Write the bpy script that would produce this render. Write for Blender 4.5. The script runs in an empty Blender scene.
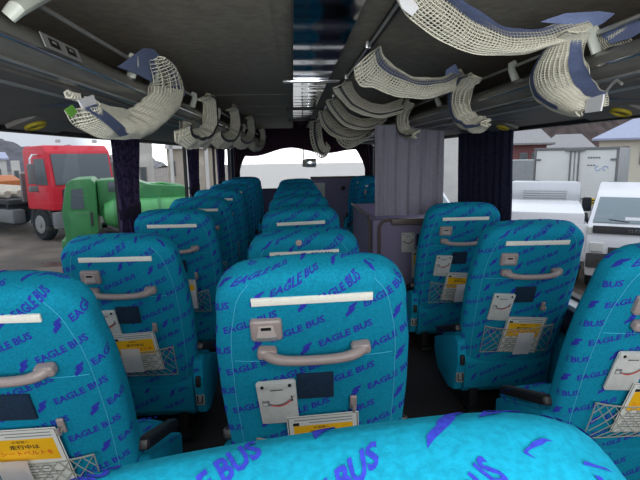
import bpy, bmesh, math, random
from mathutils import Vector, Matrix, Euler
random.seed(7)
sc = bpy.context.scene
COL = sc.collection
R_ = math.radians
PI = math.pi

# ------------------------------------------------------------------ camera (640 x 480)
F = 495.0
CAM = Vector((-.035, 0.0, 1.445))
def _d(x, y): return Vector(((x-320)/F, (y-240)/F, 1.0))
VY = _d(293, 155).normalized()
_n = VY.cross(_d(393, 153.4)).normalized()
if _n.y > 0: _n = -_n
VZ = _n
VX = VY.cross(VZ)
ROT = Matrix((VX, VY, VZ))            # camera (x right, y down, z ahead) -> world
def ray(x, y): return ROT @ _d(x, y)
def at_y(x, y, Y): r = ray(x, y); return CAM + r*(Y/r.y)
def at_x(x, y, X): r = ray(x, y); return CAM + r*((X-CAM.x)/r.x)
cam_data = bpy.data.cameras.new('camera')
cam_data.sensor_width = 36.0
cam_data.lens = F/640*36.0
cam_data.clip_start = .02
cam_data.clip_end = 800
cam = bpy.data.objects.new('camera', cam_data)
COL.objects.link(cam)
rgt, upv, bck = ROT @ Vector((1, 0, 0)), ROT @ Vector((0, -1, 0)), ROT @ Vector((0, 0, -1))
M4 = Matrix((rgt, upv, bck)).transposed().to_4x4()
M4.translation = CAM
cam.matrix_world = M4
sc.camera = cam

# ------------------------------------------------------------------ materials
def lin(c):
    return tuple(((v/255)/12.92 if v <= 10 else ((v/255+.055)/1.055)**2.4) for v in c)
def mat(name, rgb, rough=.6, metal=0.0, noise=0.0, scale=40.0, rgb2=None, sheen=0.0, spec=.5, bump=0.0, bscale=None, stretch=None, emit=0):
    m = bpy.data.materials.new(name); m.use_nodes = True
    nt = m.node_tree; b = nt.nodes['Principled BSDF']
    c = lin(rgb)
    b.inputs['Roughness'].default_value = rough
    b.inputs['Metallic'].default_value = metal
    b.inputs['Specular IOR Level'].default_value = spec
    if sheen:
        b.inputs['Sheen Weight'].default_value = sheen
        b.inputs['Sheen Roughness'].default_value = .45
        b.inputs['Sheen Tint'].default_value = (*c, 1)
    b.inputs['Base Color'].default_value = (*c, 1)
    if noise or rgb2 or bump:
        tc = nt.nodes.new('ShaderNodeTexCoord')
        src = tc.outputs['Object']
        if stretch:
            mp = nt.nodes.new('ShaderNodeMapping'); mp.inputs['Scale'].default_value = stretch
            nt.links.new(src, mp.inputs['Vector']); src = mp.outputs['Vector']
        nz = nt.nodes.new('ShaderNodeTexNoise'); nz.inputs['Scale'].default_value = scale
        nz.inputs['Detail'].default_value = 5
        nt.links.new(src, nz.inputs['Vector'])
        if noise or rgb2:
            rp = nt.nodes.new('ShaderNodeValToRGB')
            lo = lin(rgb2) if rgb2 else tuple(v*(1-noise) for v in c)
            hi = c if rgb2 else tuple(min(1, v*(1+noise)) for v in c)
            rp.color_ramp.elements[0].position = .36; rp.color_ramp.elements[1].position = .64
            rp.color_ramp.elements[0].color = (*lo, 1); rp.color_ramp.elements[1].color = (*hi, 1)
            nt.links.new(nz.outputs['Fac'], rp.inputs['Fac']); nt.links.new(rp.outputs['Color'], b.inputs['Base Color'])
        if bump:
            bp = nt.nodes.new('ShaderNodeBump'); bp.inputs['Strength'].default_value = bump; bp.inputs['Distance'].default_value = .004
            if bscale:
                n2 = nt.nodes.new('ShaderNodeTexNoise'); n2.inputs['Scale'].default_value = bscale
                nt.links.new(src, n2.inputs['Vector']); nt.links.new(n2.outputs['Fac'], bp.inputs['Height'])
            else: nt.links.new(nz.outputs['Fac'], bp.inputs['Height'])
            nt.links.new(bp.outputs['Normal'], b.inputs['Normal'])
    if emit:
        b.inputs['Emission Color'].default_value = (*c, 1); b.inputs['Emission Strength'].default_value = emit
    return m
def glass(name, tint=.93, refl=.05, veil=0.0):
    m = bpy.data.materials.new(name); m.use_nodes = True
    nt = m.node_tree; nt.nodes.clear()
    o = nt.nodes.new('ShaderNodeOutputMaterial'); t = nt.nodes.new('ShaderNodeBsdfTransparent'); g = nt.nodes.new('ShaderNodeBsdfGlossy')
    t.inputs['Color'].default_value = (tint, tint, tint*.99, 1); g.inputs['Roughness'].default_value = .02
    mx = nt.nodes.new('ShaderNodeMixShader'); mx.inputs['Fac'].default_value = refl
    nt.links.new(t.outputs[0], mx.inputs[1]); nt.links.new(g.outputs[0], mx.inputs[2]); last = mx
    if veil:                                                # translucent white layer, added glare that washes the windscreen out
        tl = nt.nodes.new('ShaderNodeBsdfTranslucent'); tl.inputs['Color'].default_value = (.95, .95, .93, 1)
        m2 = nt.nodes.new('ShaderNodeMixShader'); m2.inputs['Fac'].default_value = veil
        nt.links.new(mx.outputs[0], m2.inputs[1]); nt.links.new(tl.outputs[0], m2.inputs[2]); last = m2
    nt.links.new(last.outputs[0], o.inputs['Surface'])
    return m
M = {}
M['velour'] = mat('velour_turquoise', (16, 136, 166), .85, noise=.13, scale=150, sheen=.35, spec=.12, bump=.10, bscale=700)
M['print'] = mat('velour_indigo_print', (48, 60, 170), .85, noise=.15, scale=200, sheen=.2, spec=.1)
M['seam'] = mat('seam_thread', (60, 170, 205), .9)
M['strip'] = mat('white_strip', (240, 238, 225), .7, noise=.04, scale=90)
M['mauve'] = mat('mauve_grey_plastic', (160, 146, 142), .42, noise=.05, scale=60)
M['mauve_light'] = mat('pale_mauve_plastic', (186, 174, 170), .4)
M['chrome'] = mat('chrome', (215, 215, 218), .16, 1.0)
M['mirror'] = mat('mirror_panel', (232, 232, 230), .05, 1.0)
M['steel'] = mat('brushed_steel', (196, 196, 194), .35, .7)
M['black'] = mat('black_plastic', (22, 22, 24), .5)
M['blacksoft'] = mat('black_vinyl', (32, 31, 34), .45, noise=.1)
M['patch'] = mat('velcro_patch', (14, 42, 66), .95, noise=.35, scale=260, bump=.4, bscale=400)
M['cord'] = mat('elastic_cord', (150, 150, 138), .8)
M['paper'] = mat('white_paper', (238, 238, 240), .8)
M['offpaper'] = mat('laminated_sheet', (222, 222, 214), .45)
M['yellow'] = mat('yellow_print', (246, 186, 26), .5)
M['ink'] = mat('black_ink', (30, 28, 30), .6)
M['greyink'] = mat('grey_ink', (120, 120, 122), .6)
M['red'] = mat('red_ink', (214, 60, 40), .6)
M['vinyl'] = mat('grey_vinyl', (206, 206, 200), .45, noise=.05, scale=50)
M['vinyl2'] = mat('grey_vinyl_dim', (180, 182, 176), .5)
M['ceiling'] = mat('ceiling_felt', (170, 160, 144), .9, noise=.12, scale=25, bump=.15, bscale=300)
M['rack'] = mat('rack_dark', (116, 115, 110), .26, noise=.12, scale=9, spec=.5, stretch=(6, .6, 6))
M['rackunder'] = mat('rack_underside', (118, 114, 110), .6, noise=.06, scale=14)
M['rackblue'] = mat('rack_rubber', (44, 54, 72), .35)
M['sticker'] = mat('sticker_grey', (142, 142, 138), .5)
M['floor'] = mat('aisle_floor', (44, 40, 40), .6, noise=.15, scale=20)
M['wall'] = mat('wall_carpet', (58, 62, 88), .9, noise=.1, scale=70)
M['wallup'] = mat('wall_upper', (80, 78, 76), .7, noise=.06, scale=20)
M['frameblack'] = mat('window_rubber', (24, 23, 25), .5)
M['sill'] = mat('sill_grey', (196, 198, 200), .4)
M['glass'] = glass('window_glass')
M['windscreen'] = glass('windscreen_glass', .97, .03, .6)
M['darkglass'] = mat('vehicle_glass', (88, 98, 104), .12, spec=.7)
M['darkglass2'] = mat('van_glass', (120, 136, 142), .1, spec=.8)
M['curtain'] = mat('curtain_purple_navy', (98, 80, 122), .85, scale=75, rgb2=(36, 36, 66), stretch=(1, 1, .5))
M['navycurtain'] = mat('curtain_navy', (58, 58, 88), .85, scale=90, rgb2=(32, 34, 58))
M['tie'] = mat('curtain_tie', (66, 56, 84), .8)
M['greycurtain'] = mat('curtain_lilac_grey', (190, 186, 200), .8, noise=.06, scale=60)
M['valance'] = mat('valance_plum', (66, 45, 60), .9, noise=.12, scale=40)
M['partition'] = mat('partition_carpet', (140, 132, 160), .95, noise=.12, scale=160, bump=.2, bscale=400)
M['tubebrown'] = mat('brown_grey_tube', (104, 92, 88), .4, noise=.06)
M['net'] = mat('net_cream', (226, 222, 204), .85, noise=.06, scale=60)
M['band'] = mat('band_slate_blue', (124, 138, 178), .85, noise=.08, scale=90)
M['netgrey'] = mat('net_band_grey', (150, 148, 138), .85, noise=.06, scale=60)
M['green'] = mat('green_tag', (116, 184, 70), .6)
M['ring'] = mat('yellow_ring', (172, 154, 38), .45)
M['duct'] = mat('duct_gloss', (120, 126, 136), .10, 1.0)
M['bracket'] = mat('bracket_pale', (196, 200, 188), .4)
# outside
M['asphalt'] = mat('asphalt', (112, 101, 90), .8, scale=.8, rgb2=(78, 70, 62))
M['puddle'] = mat('wet_asphalt', (84, 78, 74), .25, noise=.1, scale=3)
M['truckred'] = mat('truck_red', (222, 42, 60), .35, noise=.04, scale=3)
M['truckgreen'] = mat('truck_green', (60, 132, 76), .42, noise=.10, scale=4)
M['tankgreen'] = mat('tank_green', (84, 164, 96), .42, noise=.10, scale=4)
M['trimgrey'] = mat('vehicle_grey', (120, 122, 122), .5)
M['chassis'] = mat('chassis_dark', (58, 56, 56), .7, noise=.15, scale=6)
M['tyre'] = mat('tyre', (34, 33, 33), .9)
M['hub'] = mat('wheel_hub', (150, 150, 148), .5, .3)
M['vanwhite'] = mat('van_white', (236, 236, 238), .3)
M['boxwhite'] = mat('box_white', (226, 228, 224), .45, noise=.03, scale=2)
M['boxside'] = mat('box_alloy', (168, 172, 174), .45, .2, noise=.06, scale=4)
M['silver'] = mat('silver_paint', (206, 208, 210), .35, .1)
M['headlight'] = mat('headlight_lens', (214, 214, 208), .12)
M['orange'] = mat('orange_paint', (196, 112, 52), .5, noise=.1, scale=3)
M['redwall'] = mat('house_red_brown', (140, 92, 92), .8, noise=.12, scale=3, stretch=(8, 8, .5))
M['roofgrey'] = mat('roof_grey', (150, 148, 148), .6, noise=.1, scale=8)
M['roofblue'] = mat('roof_blue_grey', (170, 176, 200), .6, noise=.06, scale=8)
M['cream'] = mat('house_cream', (226, 220, 200), .8)
M['beige'] = mat('warehouse_beige', (196, 186, 170), .8, noise=.06, scale=2)
M['palewall'] = mat('shed_pale', (226, 224, 218), .8, noise=.05, scale=2)
M['hill'] = mat('wooded_hill', (82, 70, 67), .95, noise=.3, scale=.7, bump=.4, bscale=2)
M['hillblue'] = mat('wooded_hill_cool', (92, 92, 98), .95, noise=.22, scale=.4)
M['bark'] = mat('dark_foliage', (70, 70, 66), .95, noise=.25, scale=3)
M['plateyellow'] = mat('plate_yellow', (236, 198, 40), .5)
M['bluemark'] = mat('blue_mark', (170, 190, 224), .5)

# ------------------------------------------------------------------ mesh helpers
def link_mesh(name, bm, mats, parent=None, smooth=True, angle=35):
    me = bpy.data.meshes.new(name)
    bm.normal_update()
    bm.to_mesh(me); bm.free()
    if not isinstance(mats, (list, tuple)): mats = [mats]
    for m in mats: me.materials.append(m)
    if smooth:
        for p in me.polygons: p.use_smooth = True
        try: me.set_sharp_from_angle(angle=R_(angle))
        except Exception: pass
    o = bpy.data.objects.new(name, me); COL.objects.link(o)
    if parent: o.parent = parent
    return o
def tag(o, label=None, cat=None, group=None, kind=None):
    if label: o['label'] = label
    if cat: o['category'] = cat
    if group: o['group'] = group
    if kind: o['kind'] = kind
    return o
def empty(name, loc=(0, 0, 0), rz=0, ry=0):
    o = bpy.data.objects.new(name, None); COL.objects.link(o)
    o.location = loc; o.rotation_euler = (0, ry, rz); o.empty_display_size = .1
    return o
def copy_tree(o, parent=None):
    c = o.copy(); COL.objects.link(c)
    if parent: c.parent = parent
    for ch in list(o.children): copy_tree(ch, c)
    return c
def box(bm, c, s, bev=0.0, seg=2, mi=0, rot=None):
    r = bmesh.ops.create_cube(bm, size=1.0)
    vs = r['verts']
    bmesh.ops.scale(bm, vec=Vector(s), verts=vs)
    fs = set(f for v in vs for f in v.link_faces)
    if bev > 0:
        es = list(set(e for v in vs for e in v.link_edges))
        rb = bmesh.ops.bevel(bm, geom=es, offset=min(bev, min(s)*.49), segments=seg, affect='EDGES', profile=.6)
        fs = set(rb['faces']) | set(f for f in fs if f.is_valid)
        vs = list(set(v for f in fs for v in f.verts))
    for f in fs:
        if f.is_valid: f.material_index = mi
    if rot is not None: bmesh.ops.rotate(bm, verts=vs, cent=(0, 0, 0), matrix=rot)
    bmesh.ops.translate(bm, vec=Vector(c), verts=vs)
    return vs
def poly_prism(bm, pts, axis, lo, hi, mi=0, bev=0):
    """pts: 2D outline; axis: 'x','y','z' extrude direction between lo and hi"""
    def mk(p, t):
        if axis == 'x': return (t, p[0], p[1])
        if axis == 'y': return (p[0], t, p[1])
        return (p[0], p[1], t)
    a = [bm.verts.new(mk(p, lo)) for p in pts]; b = [bm.verts.new(mk(p, hi)) for p in pts]
    fs = [bm.faces.new(a), bm.faces.new(list(reversed(b)))]
    n = len(pts)
    for i in range(n):
        fs.append(bm.faces.new((a[i], b[i], b[(i+1) % n], a[(i+1) % n])))
    for f in fs: f.material_index = mi
    bmesh.ops.recalc_face_normals(bm, faces=fs)
    if bev:
        es = list(set(e for f in fs for e in f.edges))
        bmesh.ops.bevel(bm, geom=es, offset=bev, segments=2, affect='EDGES', profile=.6)
    return a+b
def tube(bm, pts, r, n=8, mi=0, cap=True, flat=1.0):
    pts = [Vector(p) for p in pts]
    rings = []
    prev = None
    for i, p in enumerate(pts):
        t = (pts[min(i+1, len(pts)-1)]-pts[max(i-1, 0)])
        if t.length < 1e-9: t = Vector((0, 0, 1))
        t.normalize()
        if prev is None:
            u = t.orthogonal().normalized()
            if abs(t.z) < .9: u = t.cross(Vector((0, 0, 1))).normalized()
        else:
            u = (prev - t*prev.dot(t)).normalized()
        prev = u
        w = t.cross(u)
        rr = r[i] if isinstance(r, (list, tuple)) else r
        rings.append([bm.verts.new(p + u*rr*math.cos(2*PI*k/n) + w*rr*flat*math.sin(2*PI*k/n)) for k in range(n)])
    for a, b in zip(rings, rings[1:]):
        for k in range(n):
            f = bm.faces.new((a[k], a[(k+1) % n], b[(k+1) % n], b[k])); f.material_index = mi
    if cap:
        f = bm.faces.new(list(reversed(rings[0]))); f.material_index = mi
        f = bm.faces.new(rings[-1]); f.material_index = mi
    return rings
def cyl(bm, c, r, h, axis='y', n=20, mi=0, bev=0.0):
    c = Vector(c); ax = {'x': Vector((1, 0, 0)), 'y': Vector((0, 1, 0)), 'z': Vector((0, 0, 1))}[axis]
    k = min(bev, h*.45)
    if k > 0: tube(bm, [c-ax*h/2, c-ax*(h/2-k*.01), c-ax*(h/2-k), c+ax*(h/2-k), c+ax*(h/2-k*.01), c+ax*h/2], [r-k, r-k*.9, r, r, r-k*.9, r-k], n, mi)
    else: tube(bm, [c-ax*h/2, c+ax*h/2], r, n, mi)
def torus(bm, c, R, r, n=24, m=8, mi=0, sx=1, sy=1):
    g = []
    for i in range(n):
        a = 2*PI*i/n
        g.append([bm.verts.new((c[0]+sx*(R+r*math.cos(2*PI*j/m))*math.cos(a), c[1]+sy*(R+r*math.cos(2*PI*j/m))*math.sin(a), c[2]+r*math.sin(2*PI*j/m))) for j in range(m)])
    for i in range(n):
        for j in range(m):
            f = bm.faces.new((g[i][j], g[(i+1) % n][j], g[(i+1) % n][(j+1) % m], g[i][(j+1) % m])); f.material_index = mi
def catmull(pts, n):
    """n+1 points evenly spaced by arc length along a smooth curve through pts"""
    P = [Vector(p) for p in pts]
    dense = []
    for i in range(len(P)-1):
        p0 = P[i-1] if i > 0 else P[0]*2-P[1]
        p1, p2 = P[i], P[i+1]
        p3 = P[i+2] if i+2 < len(P) else P[-1]*2-P[-2]
        for k in range(16):
            t = k/16
            dense.append(.5*((2*p1)+(p2-p0)*t+(2*p0-5*p1+4*p2-p3)*t*t+(3*p1-p0-3*p2+p3)*t**3))
    dense.append(P[-1])
    L = [0]
    for a, b in zip(dense, dense[1:]): L.append(L[-1]+(b-a).length)
    out = []; j = 0
    for k in range(n+1):
        s = L[-1]*k/n
        while j < len(L)-2 and L[j+1] < s: j += 1
        d = L[j+1]-L[j]
        out.append(dense[j].lerp(dense[j+1], 0 if d < 1e-9 else (s-L[j])/d))
    return out
def bake(o):
    dg = bpy.context.evaluated_depsgraph_get(); dg.update()
    me = bpy.data.meshes.new_from_object(o.evaluated_get(dg))
    o.modifiers.clear(); o.data = me
    return o
def grid_faces(bm, g, mi=0, closed=False):
    for a, b in zip(g, g[1:]):
        m = len(a)
        for k in range(m if closed else m-1):
            f = bm.faces.new((a[k], a[(k+1) % m], b[(k+1) % m], b[k])); f.material_index = mi

# ------------------------------------------------------------------ lettering
def glyphs(text, height, shear=0.0, bold=0.0, width=None, sub=0.0, align='LEFT'):
    """triangles of a text: (list of (x, y), list of index tuples), cap height = height, left-bottom at 0,0"""
    cu = bpy.data.curves.new('lettering', 'FONT')
    cu.body = text; cu.size = 1.0; cu.shear = shear; cu.offset = bold; cu.resolution_u = 2; cu.fill_mode = 'FRONT'
    o = bpy.data.objects.new('lettering', cu); COL.objects.link(o)
    dg = bpy.context.evaluated_depsgraph_get(); dg.update()
    me = bpy.data.meshes.new_from_object(o.evaluated_get(dg))
    bpy.data.objects.remove(o); bpy.data.curves.remove(cu)
    bm = bmesh.new(); bm.from_mesh(me); bpy.data.meshes.remove(me)
    bmesh.ops.triangulate(bm, faces=bm.faces[:])
    xs = [v.co.x for v in bm.verts]; ys = [v.co.y for v in bm.verts]
    x0, x1, y0, y1 = min(xs), max(xs), min(ys), max(ys)
    k = height/(y1-y0); kx = k if width is None else width/(x1-x0)
    for v in bm.verts: v.co = Vector(((v.co.x-x0)*kx, (v.co.y-y0)*k, 0))
    if sub:
        for _ in range(4):
            es = [e for e in bm.edges if e.calc_length() > sub]
            if not es: break
            bmesh.ops.subdivide_edges(bm, edges=es, cuts=1)
            bmesh.ops.triangulate(bm, faces=bm.faces[:])
    bm.verts.index_update()
    V = [(v.co.x, v.co.y) for v in bm.verts]; T = [tuple(v.index for v in f.verts) for f in bm.faces]
    bm.free()
    return V, T
CAP = .0225
_tv, _tt = glyphs('EAGLE BUS', CAP, shear=.28, bold=.034, width=.157, sub=.010)
def poly_glyph(pts, sub):
    bm = bmesh.new(); f = bm.faces.new([bm.verts.new((x, y, 0)) for x, y in pts]); bmesh.ops.triangulate(bm, faces=[f])
    for _ in range(3):
        es = [e for e in bm.edges if e.calc_length() > sub]
        if not es: break
        bmesh.ops.subdivide_edges(bm, edges=es, cuts=1); bmesh.ops.triangulate(bm, faces=bm.faces[:])
    bm.verts.index_update()
    V = [(v.co.x, v.co.y) for v in bm.verts]; T = [tuple(v.index for v in g.verts) for g in bm.faces]; bm.free()
    return V, T
k_ = .0235
emb = [(0, -.25), (.12, .28), (.62, .52), (.66, .78), (1.02, 1.08), (2.02, 1.22), (1.72, .84), (1.4, .72), (1.42, .46), (1.1, .18), (.72, .02), (.4, -.08)]
_lv, _lt = poly_glyph([(x*k_-.055, y*k_) for x, y in emb], .012)
_bv = _tv + _lv
_bt = _tt + [tuple(i+len(_tv) for i in t) for t in _lt]
TILT = R_(25)
def pattern(bm, surf, a0, a1, b0, b1, ph=(0, 0), mi=1, off=.0011, gap=None):
    """lay the repeated print over a surface given by surf(a, b) -> (point, normal)"""
    ca, sa = math.cos(TILT), math.sin(TILT)
    for j in range(-8, 9):
        for i in range(-9, 10):
            ox = i*.121 + j*.003 + ph[0]; oy = -i*.0245 - j*.150 + ph[1]
            if oy > b1+.06 or oy < b0-.14: continue
            if ox > a1+.06 or ox+.16 < a0: continue
            vs = []; any_in = False
            for x, y in _bv:
                a = ox + x*ca - y*sa; b = oy + x*sa + y*ca
                if a0 < a < a1 and b0 < b < b1: vs.append((a, b)); any_in = True
                else: vs.append(None)
            if not any_in: continue
            mk = {}
            for t in _bt:
                if any(vs[q] is None for q in t): continue
                idx = []
                for q in t:
                    if q not in mk:
                        p, n = surf(*vs[q]); mk[q] = bm.verts.new(p + n*off)
                    idx.append(mk[q])
                f = bm.faces.new(idx); f.material_index = mi

# ------------------------------------------------------------------ the coach seat
REC = R_(20)
SZ = 1.02                                                   # height of the strip centre above the seat's floor
FRM = Matrix(((1, 0, 0, 0), (0, -math.sin(REC), -math.cos(REC), 0), (0, math.cos(REC), -math.sin(REC), SZ), (0, 0, 0, 1)))   # local (across, up the back, out of the back)
def se_table(w, T, n, N=200):
    """arc-length table of a quarter superellipse from (0,T) to (w,0) -> list of (s, X 0..1, F 1..0)"""
    out = [(0.0, 0.0, 1.0)]
    px, pf = 0.0, T; s = 0
    for i in range(1, N+1):
        t = PI/2*i/N
        X = math.sin(t)**(2/n); Fq = max(0.0, math.cos(t))**(2/n)
        s += math.hypot(X*w-px, Fq*T-pf); px, pf = X*w, Fq*T
        out.append((s, X, Fq))
    return out
def tab(tb, s):
    if s <= 0: return 0.0, 1.0
    if s >= tb[-1][0]: return 1.0, 0.0
    lo, hi = 0, len(tb)-1
    while hi-lo > 1:
        m = (lo+hi)//2
        if tb[m][0] <= s: lo = m
        else: hi = m
    a, b = tb[lo], tb[hi]; t = (s-a[0])/(b[0]-a[0])
    return a[1]+(b[1]-a[1])*t, a[2]+(b[2]-a[2])*t
VT, VB = .068, -.74
T_R, T_F = .062, .062
HT = .046
TABX = se_table(.25, T_R, 4.2)
TABV = se_table(HT, T_R, 2.7)
AMAX = TABX[-1][0]; BMAX = (VT-HT)+TABV[-1][0]
def half_w(v):
    pts = [(-.80, .250), (-.55, .268), (-.35, .273), (-.2, .269), (-.05, .252), (.08, .236)]
    w = pts[-1][1]
    for (a, wa), (b, wb) in zip(pts, pts[1:]):
        if a <= v <= b:
            t = (v-a)/(b-a); t = t*t*(3-2*t)*.5+t*.5; w = wa+(wb-wa)*t; break
    R = .086
    e = v-(VT-R)
    if e > 0: w = w-R+math.sqrt(max(0.0, R*R-e*e))
    return w
def back_pt(a, b, side=1):
    """side 1: rear half, -1: front half"""
    if b > BMAX: b, side = 2*BMAX-b, -side                  # over the top and down the front
    sg = 1 if a >= 0 else -1
    X, Fx = tab(TABX, abs(a))
    if b <= VT-HT: v, Fv = b, 1.0
    else:
        q, Fv = tab(TABV, b-(VT-HT)); v = VT-HT + q*HT
    w = half_w(v)
    T = T_R if side > 0 else -T_F
    bow = -.012*math.sin(max(0, min(1, (v+.74)/.86))*PI)      # slight lumbar curve
    crown = .006*(1-(X)**2)*Fv
    lp = Vector((sg*w*X, v + .008*(1-X*X)*(1 if v > .05 else 0), T*Fx*Fv + bow + (crown if side > 0 else 0)))
    return FRM @ lp
def back_surf(a, b):
    p = back_pt(a, b); e = .002
    n = (back_pt(a+e, b)-back_pt(a-e, b)).cross(back_pt(a, b+e)-back_pt(a, b-e))
    return p, (n.normalized() if n.length > 1e-12 else Vector((0, -1, 0)))
def plane_surf(o, ax, ay):
    o, ax, ay = Vector(o), Vector(ax).normalized(), Vector(ay).normalized(); n = ax.cross(ay)
    return lambda a, b: (o+ax*a+ay*b, n)
def fabric(name, bm, parent):
    return link_mesh(name, bm, [M['velour'], M['print'], M['seam']], parent, angle=50)
def backrest_mesh(ph):
    bm = bmesh.new()
    NA, NB = 44, 46
    aa = [-AMAX + 2*AMAX*i/NA for i in range(NA+1)]
    bb = [VB + (BMAX-VB)*j/NB for j in range(NB+1)]
    for side in (1, -1):
        g = [[bm.verts.new(back_pt(a, b, side)) for a in aa] for b in bb]
        grid_faces(bm, g)
    bmesh.ops.remove_doubles(bm, verts=bm.verts[:], dist=1e-4)
    bot = [e for e in bm.edges if e.is_boundary]
    if bot: bmesh.ops.holes_fill(bm, edges=bot, sides=0)
    bmesh.ops.recalc_face_normals(bm, faces=bm.faces[:])
    # seams: two long piped lines near the sides and one across
    for s in (-1, 1):
        tube(bm, [back_surf(s*(.208 - .03*max(0, (b+.1))/.2), b)[0]+back_surf(s*.2, b)[1]*.0006 for b in [VB+.03+(VT-.05-VB)*i/30 for i in range(31)]], .0014, 5, mi=2)
    tube(bm, [back_surf(-.2+.4*i/20, -.205)[0]+back_surf(0, -.205)[1]*.0002 for i in range(21)], .0012, 5, mi=2)
    pattern(bm, back_surf, -AMAX+.012, AMAX-.012, VB+.02, BMAX+.10, ph)
    return bm
def loc(u, v, n=0.0): return FRM @ Vector((u, v, n))
RF = T_R+.004                                               # distance of the flat rear face from the shell's middle plane
def make_seat(ph):
    root = empty('coach_seat')
    fabric('backrest', backrest_mesh(ph), root)
    bm = bmesh.new(); box(bm, (0, 0, RF-.002), (.305, .022, .008), .002)
    bm.transform(FRM); link_mesh('closure_strip', bm, M['strip'], root)
    # flush latch: bezel with inner plate, slot and metal flap
    bm = bmesh.new(); box(bm, (-.121, -.088, RF-.004), (.082, .066, .026), .011, 3)
    bm.transform(FRM); lt = link_mesh('latch_bezel', bm, M['mauve'], root)
    bm = bmesh.new()
    poly_prism(bm, [(-.148, -.108), (-.094, -.108), (-.103, -.068), (-.139, -.068)], 'z', RF+.006, RF+.0115, bev=.002)
    bm.transform(FRM); link_mesh('latch_plate', bm, M['mauve_light'], lt)
    bm = bmesh.new(); box(bm, (-.121, -.076, RF+.0115), (.026, .009, .003), .001)
    bm.transform(FRM); link_mesh('latch_slot', bm, M['black'], lt)
    bm = bmesh.new(); box(bm, (-.121, -.107, RF+.012), (.052, .013, .008), .003)
    bm.transform(FRM); link_mesh('latch_flap', bm, M['steel'], lt)
    # grab handle
    bm = bmesh.new()
    pts, rr = [], []
    for i in range(25):
        t = -1+2*i/24
        pts.append(FRM @ Vector((.132*t, -.170+.011*t*t, RF+.004+.030*(1-t**6))))
        rr.append(.0135 if abs(t) < .6 else .0135+.003*(abs(t)-.6)/.4)
    tube(bm, pts, rr, 12)
    for s in (-1, 1):
        vs = box(bm, (0, 0, 0), (.052, .033, .032), .012, 3, rot=Matrix.Rotation(s*R_(6), 3, 'Z'))
        bmesh.ops.translate(bm, verts=vs, vec=(s*.124, -.160, RF+.006)); bmesh.ops.transform(bm, matrix=FRM, verts=vs)
    link_mesh('grab_handle', bm, M['mauve'], root)
    bm = bmesh.new(); box(bm, (0, -.300, RF-.0035), (.102, .092, .008), .002)
    bm.transform(FRM); link_mesh('velcro_patch', bm, M['patch'], root)
    bm = bmesh.new()
    box(bm, (.107, -.375, RF-.002), (.020, .052, .010), .006, 3)
    tube(bm, [(.107, -.385, RF), (.107, -.388, RF+.018), (.107, -.375, RF+.024), (.107, -.362, RF+.022)], .005, 8)
    bm.transform(FRM); link_mesh('coat_hook', bm, M['mauve'], root)
    # magazine net of crossed cords
    bm = bmesh.new()
    def npt(u, t): # t 0 top .. 1 bottom
        top = -.478-.030*(1-(u/.18)**2) if abs(u) < .18 else -.478
        return FRM @ Vector((u, top+(-.655-top)*t, RF+.010+.016*math.sin(t*PI)*(1-(u/.2)**2)+.006))
    tube(bm, [npt(-.178+.356*i/20, 0) for i in range(21)], .0028, 6)
    for k in range(11):
        u0 = -.178+.0356*k
        for s in (-1, 1):
            q = []
            for i in range(13):
                u = u0+s*.13*i/12
                if abs(u) <= .179: q.append(npt(u, i/12))
            if len(q) > 1: tube(bm, q, .0014, 5)
    tube(bm, [npt(-.178, i/8) for i in range(9)], .002, 5); tube(bm, [npt(.178, i/8) for i in range(9)], .002, 5)
    tube(bm, [npt(-.178+.356*i/12, 1) for i in range(13)], .002, 5)
    link_mesh('magazine_net', bm, M['cord'], root)
    # lower back panel
    bm = bmesh.new()
    fl = loc(0, -.735, 0)
    poly_prism(bm, [(.205, .40), (.19, .30), (.22, .14), (.26, .10), (.36, .10), (.36, .40)], 'x', -.235, .235, bev=.012)
    pattern(bm, plane_surf((0, .2135, .17), (1, 0, 0), (0, -.03, .16)), -.22, .22, -.01, .12, ph)
    fabric('lower_back_panel', bm, root)
    # cushion
    bm = bmesh.new()
    NA, NB = 14, 14
    for top in (1, 0):
        g = []
        for j in range(NB+1):
            row = []
            for i in range(NA+1):
                x, y = -1+2*i/NA, -1+2*j/NB
                e = max(0, 1-abs(x)**6)**.4 * max(0, 1-abs(y)**6)**.4
                z = .245 + (.075*e + .008*(y+1) if top else -.09*e)
                row.append(bm.verts.new((x*.236, .46+y*.245, z)))
            g.append(row)
        grid_faces(bm, g)
    bmesh.ops.remove_doubles(bm, verts=bm.verts[:], dist=1e-4)
    bmesh.ops.recalc_face_normals(bm, faces=bm.faces[:])
    pattern(bm, plane_surf((0, .46, .329), (1, 0, 0), (0, 1, .033)), -.20, .20, -.20, .2, ph)
    fabric('seat_cushion', bm, root)
    # arm side panels with armrests and lever plate
    for s in (-1, 1):
        x0, x1 = (.250, .300) if s > 0 else (-.300, -.250)
        bm = bmesh.new()
        poly_prism(bm, [(.15, .44), (.13, .33), (.20, .14), (.30, .11), (.52, .13), (.60, .22), (.60, .30), (.21, .455)], 'x', x0, x1, bev=.014)
        pattern(bm, plane_surf((x0, .17, .22), (1, 0, 0), (0, -.3, 1)), .006, .044, 0, .30, ph)
        pattern(bm, plane_surf((s*.300, .16, .2), (0, -s, 0), (0, 0, 1)), *((-.38, -.03) if s > 0 else (.03, .38)), 0, .2, ph)
        sp = fabric('arm_side_panel', bm, root)
        bm = bmesh.new()
        vs = box(bm, (0, 0, 0), (.046, .40, .040), .016, 3, rot=Matrix.Rotation(-R_(21), 3, 'X'))
        bmesh.ops.translate(bm, verts=vs, vec=(s*.275, .385, .425))
        link_mesh('armrest', bm, M['blacksoft'], sp)
        bm = bmesh.new(); box(bm, (s*.275, .155, .34), (.026, .07, .055), .008, 2)
        link_mesh('pivot_cover', bm, M['black'], sp)
        bm = bmesh.new()
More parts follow.
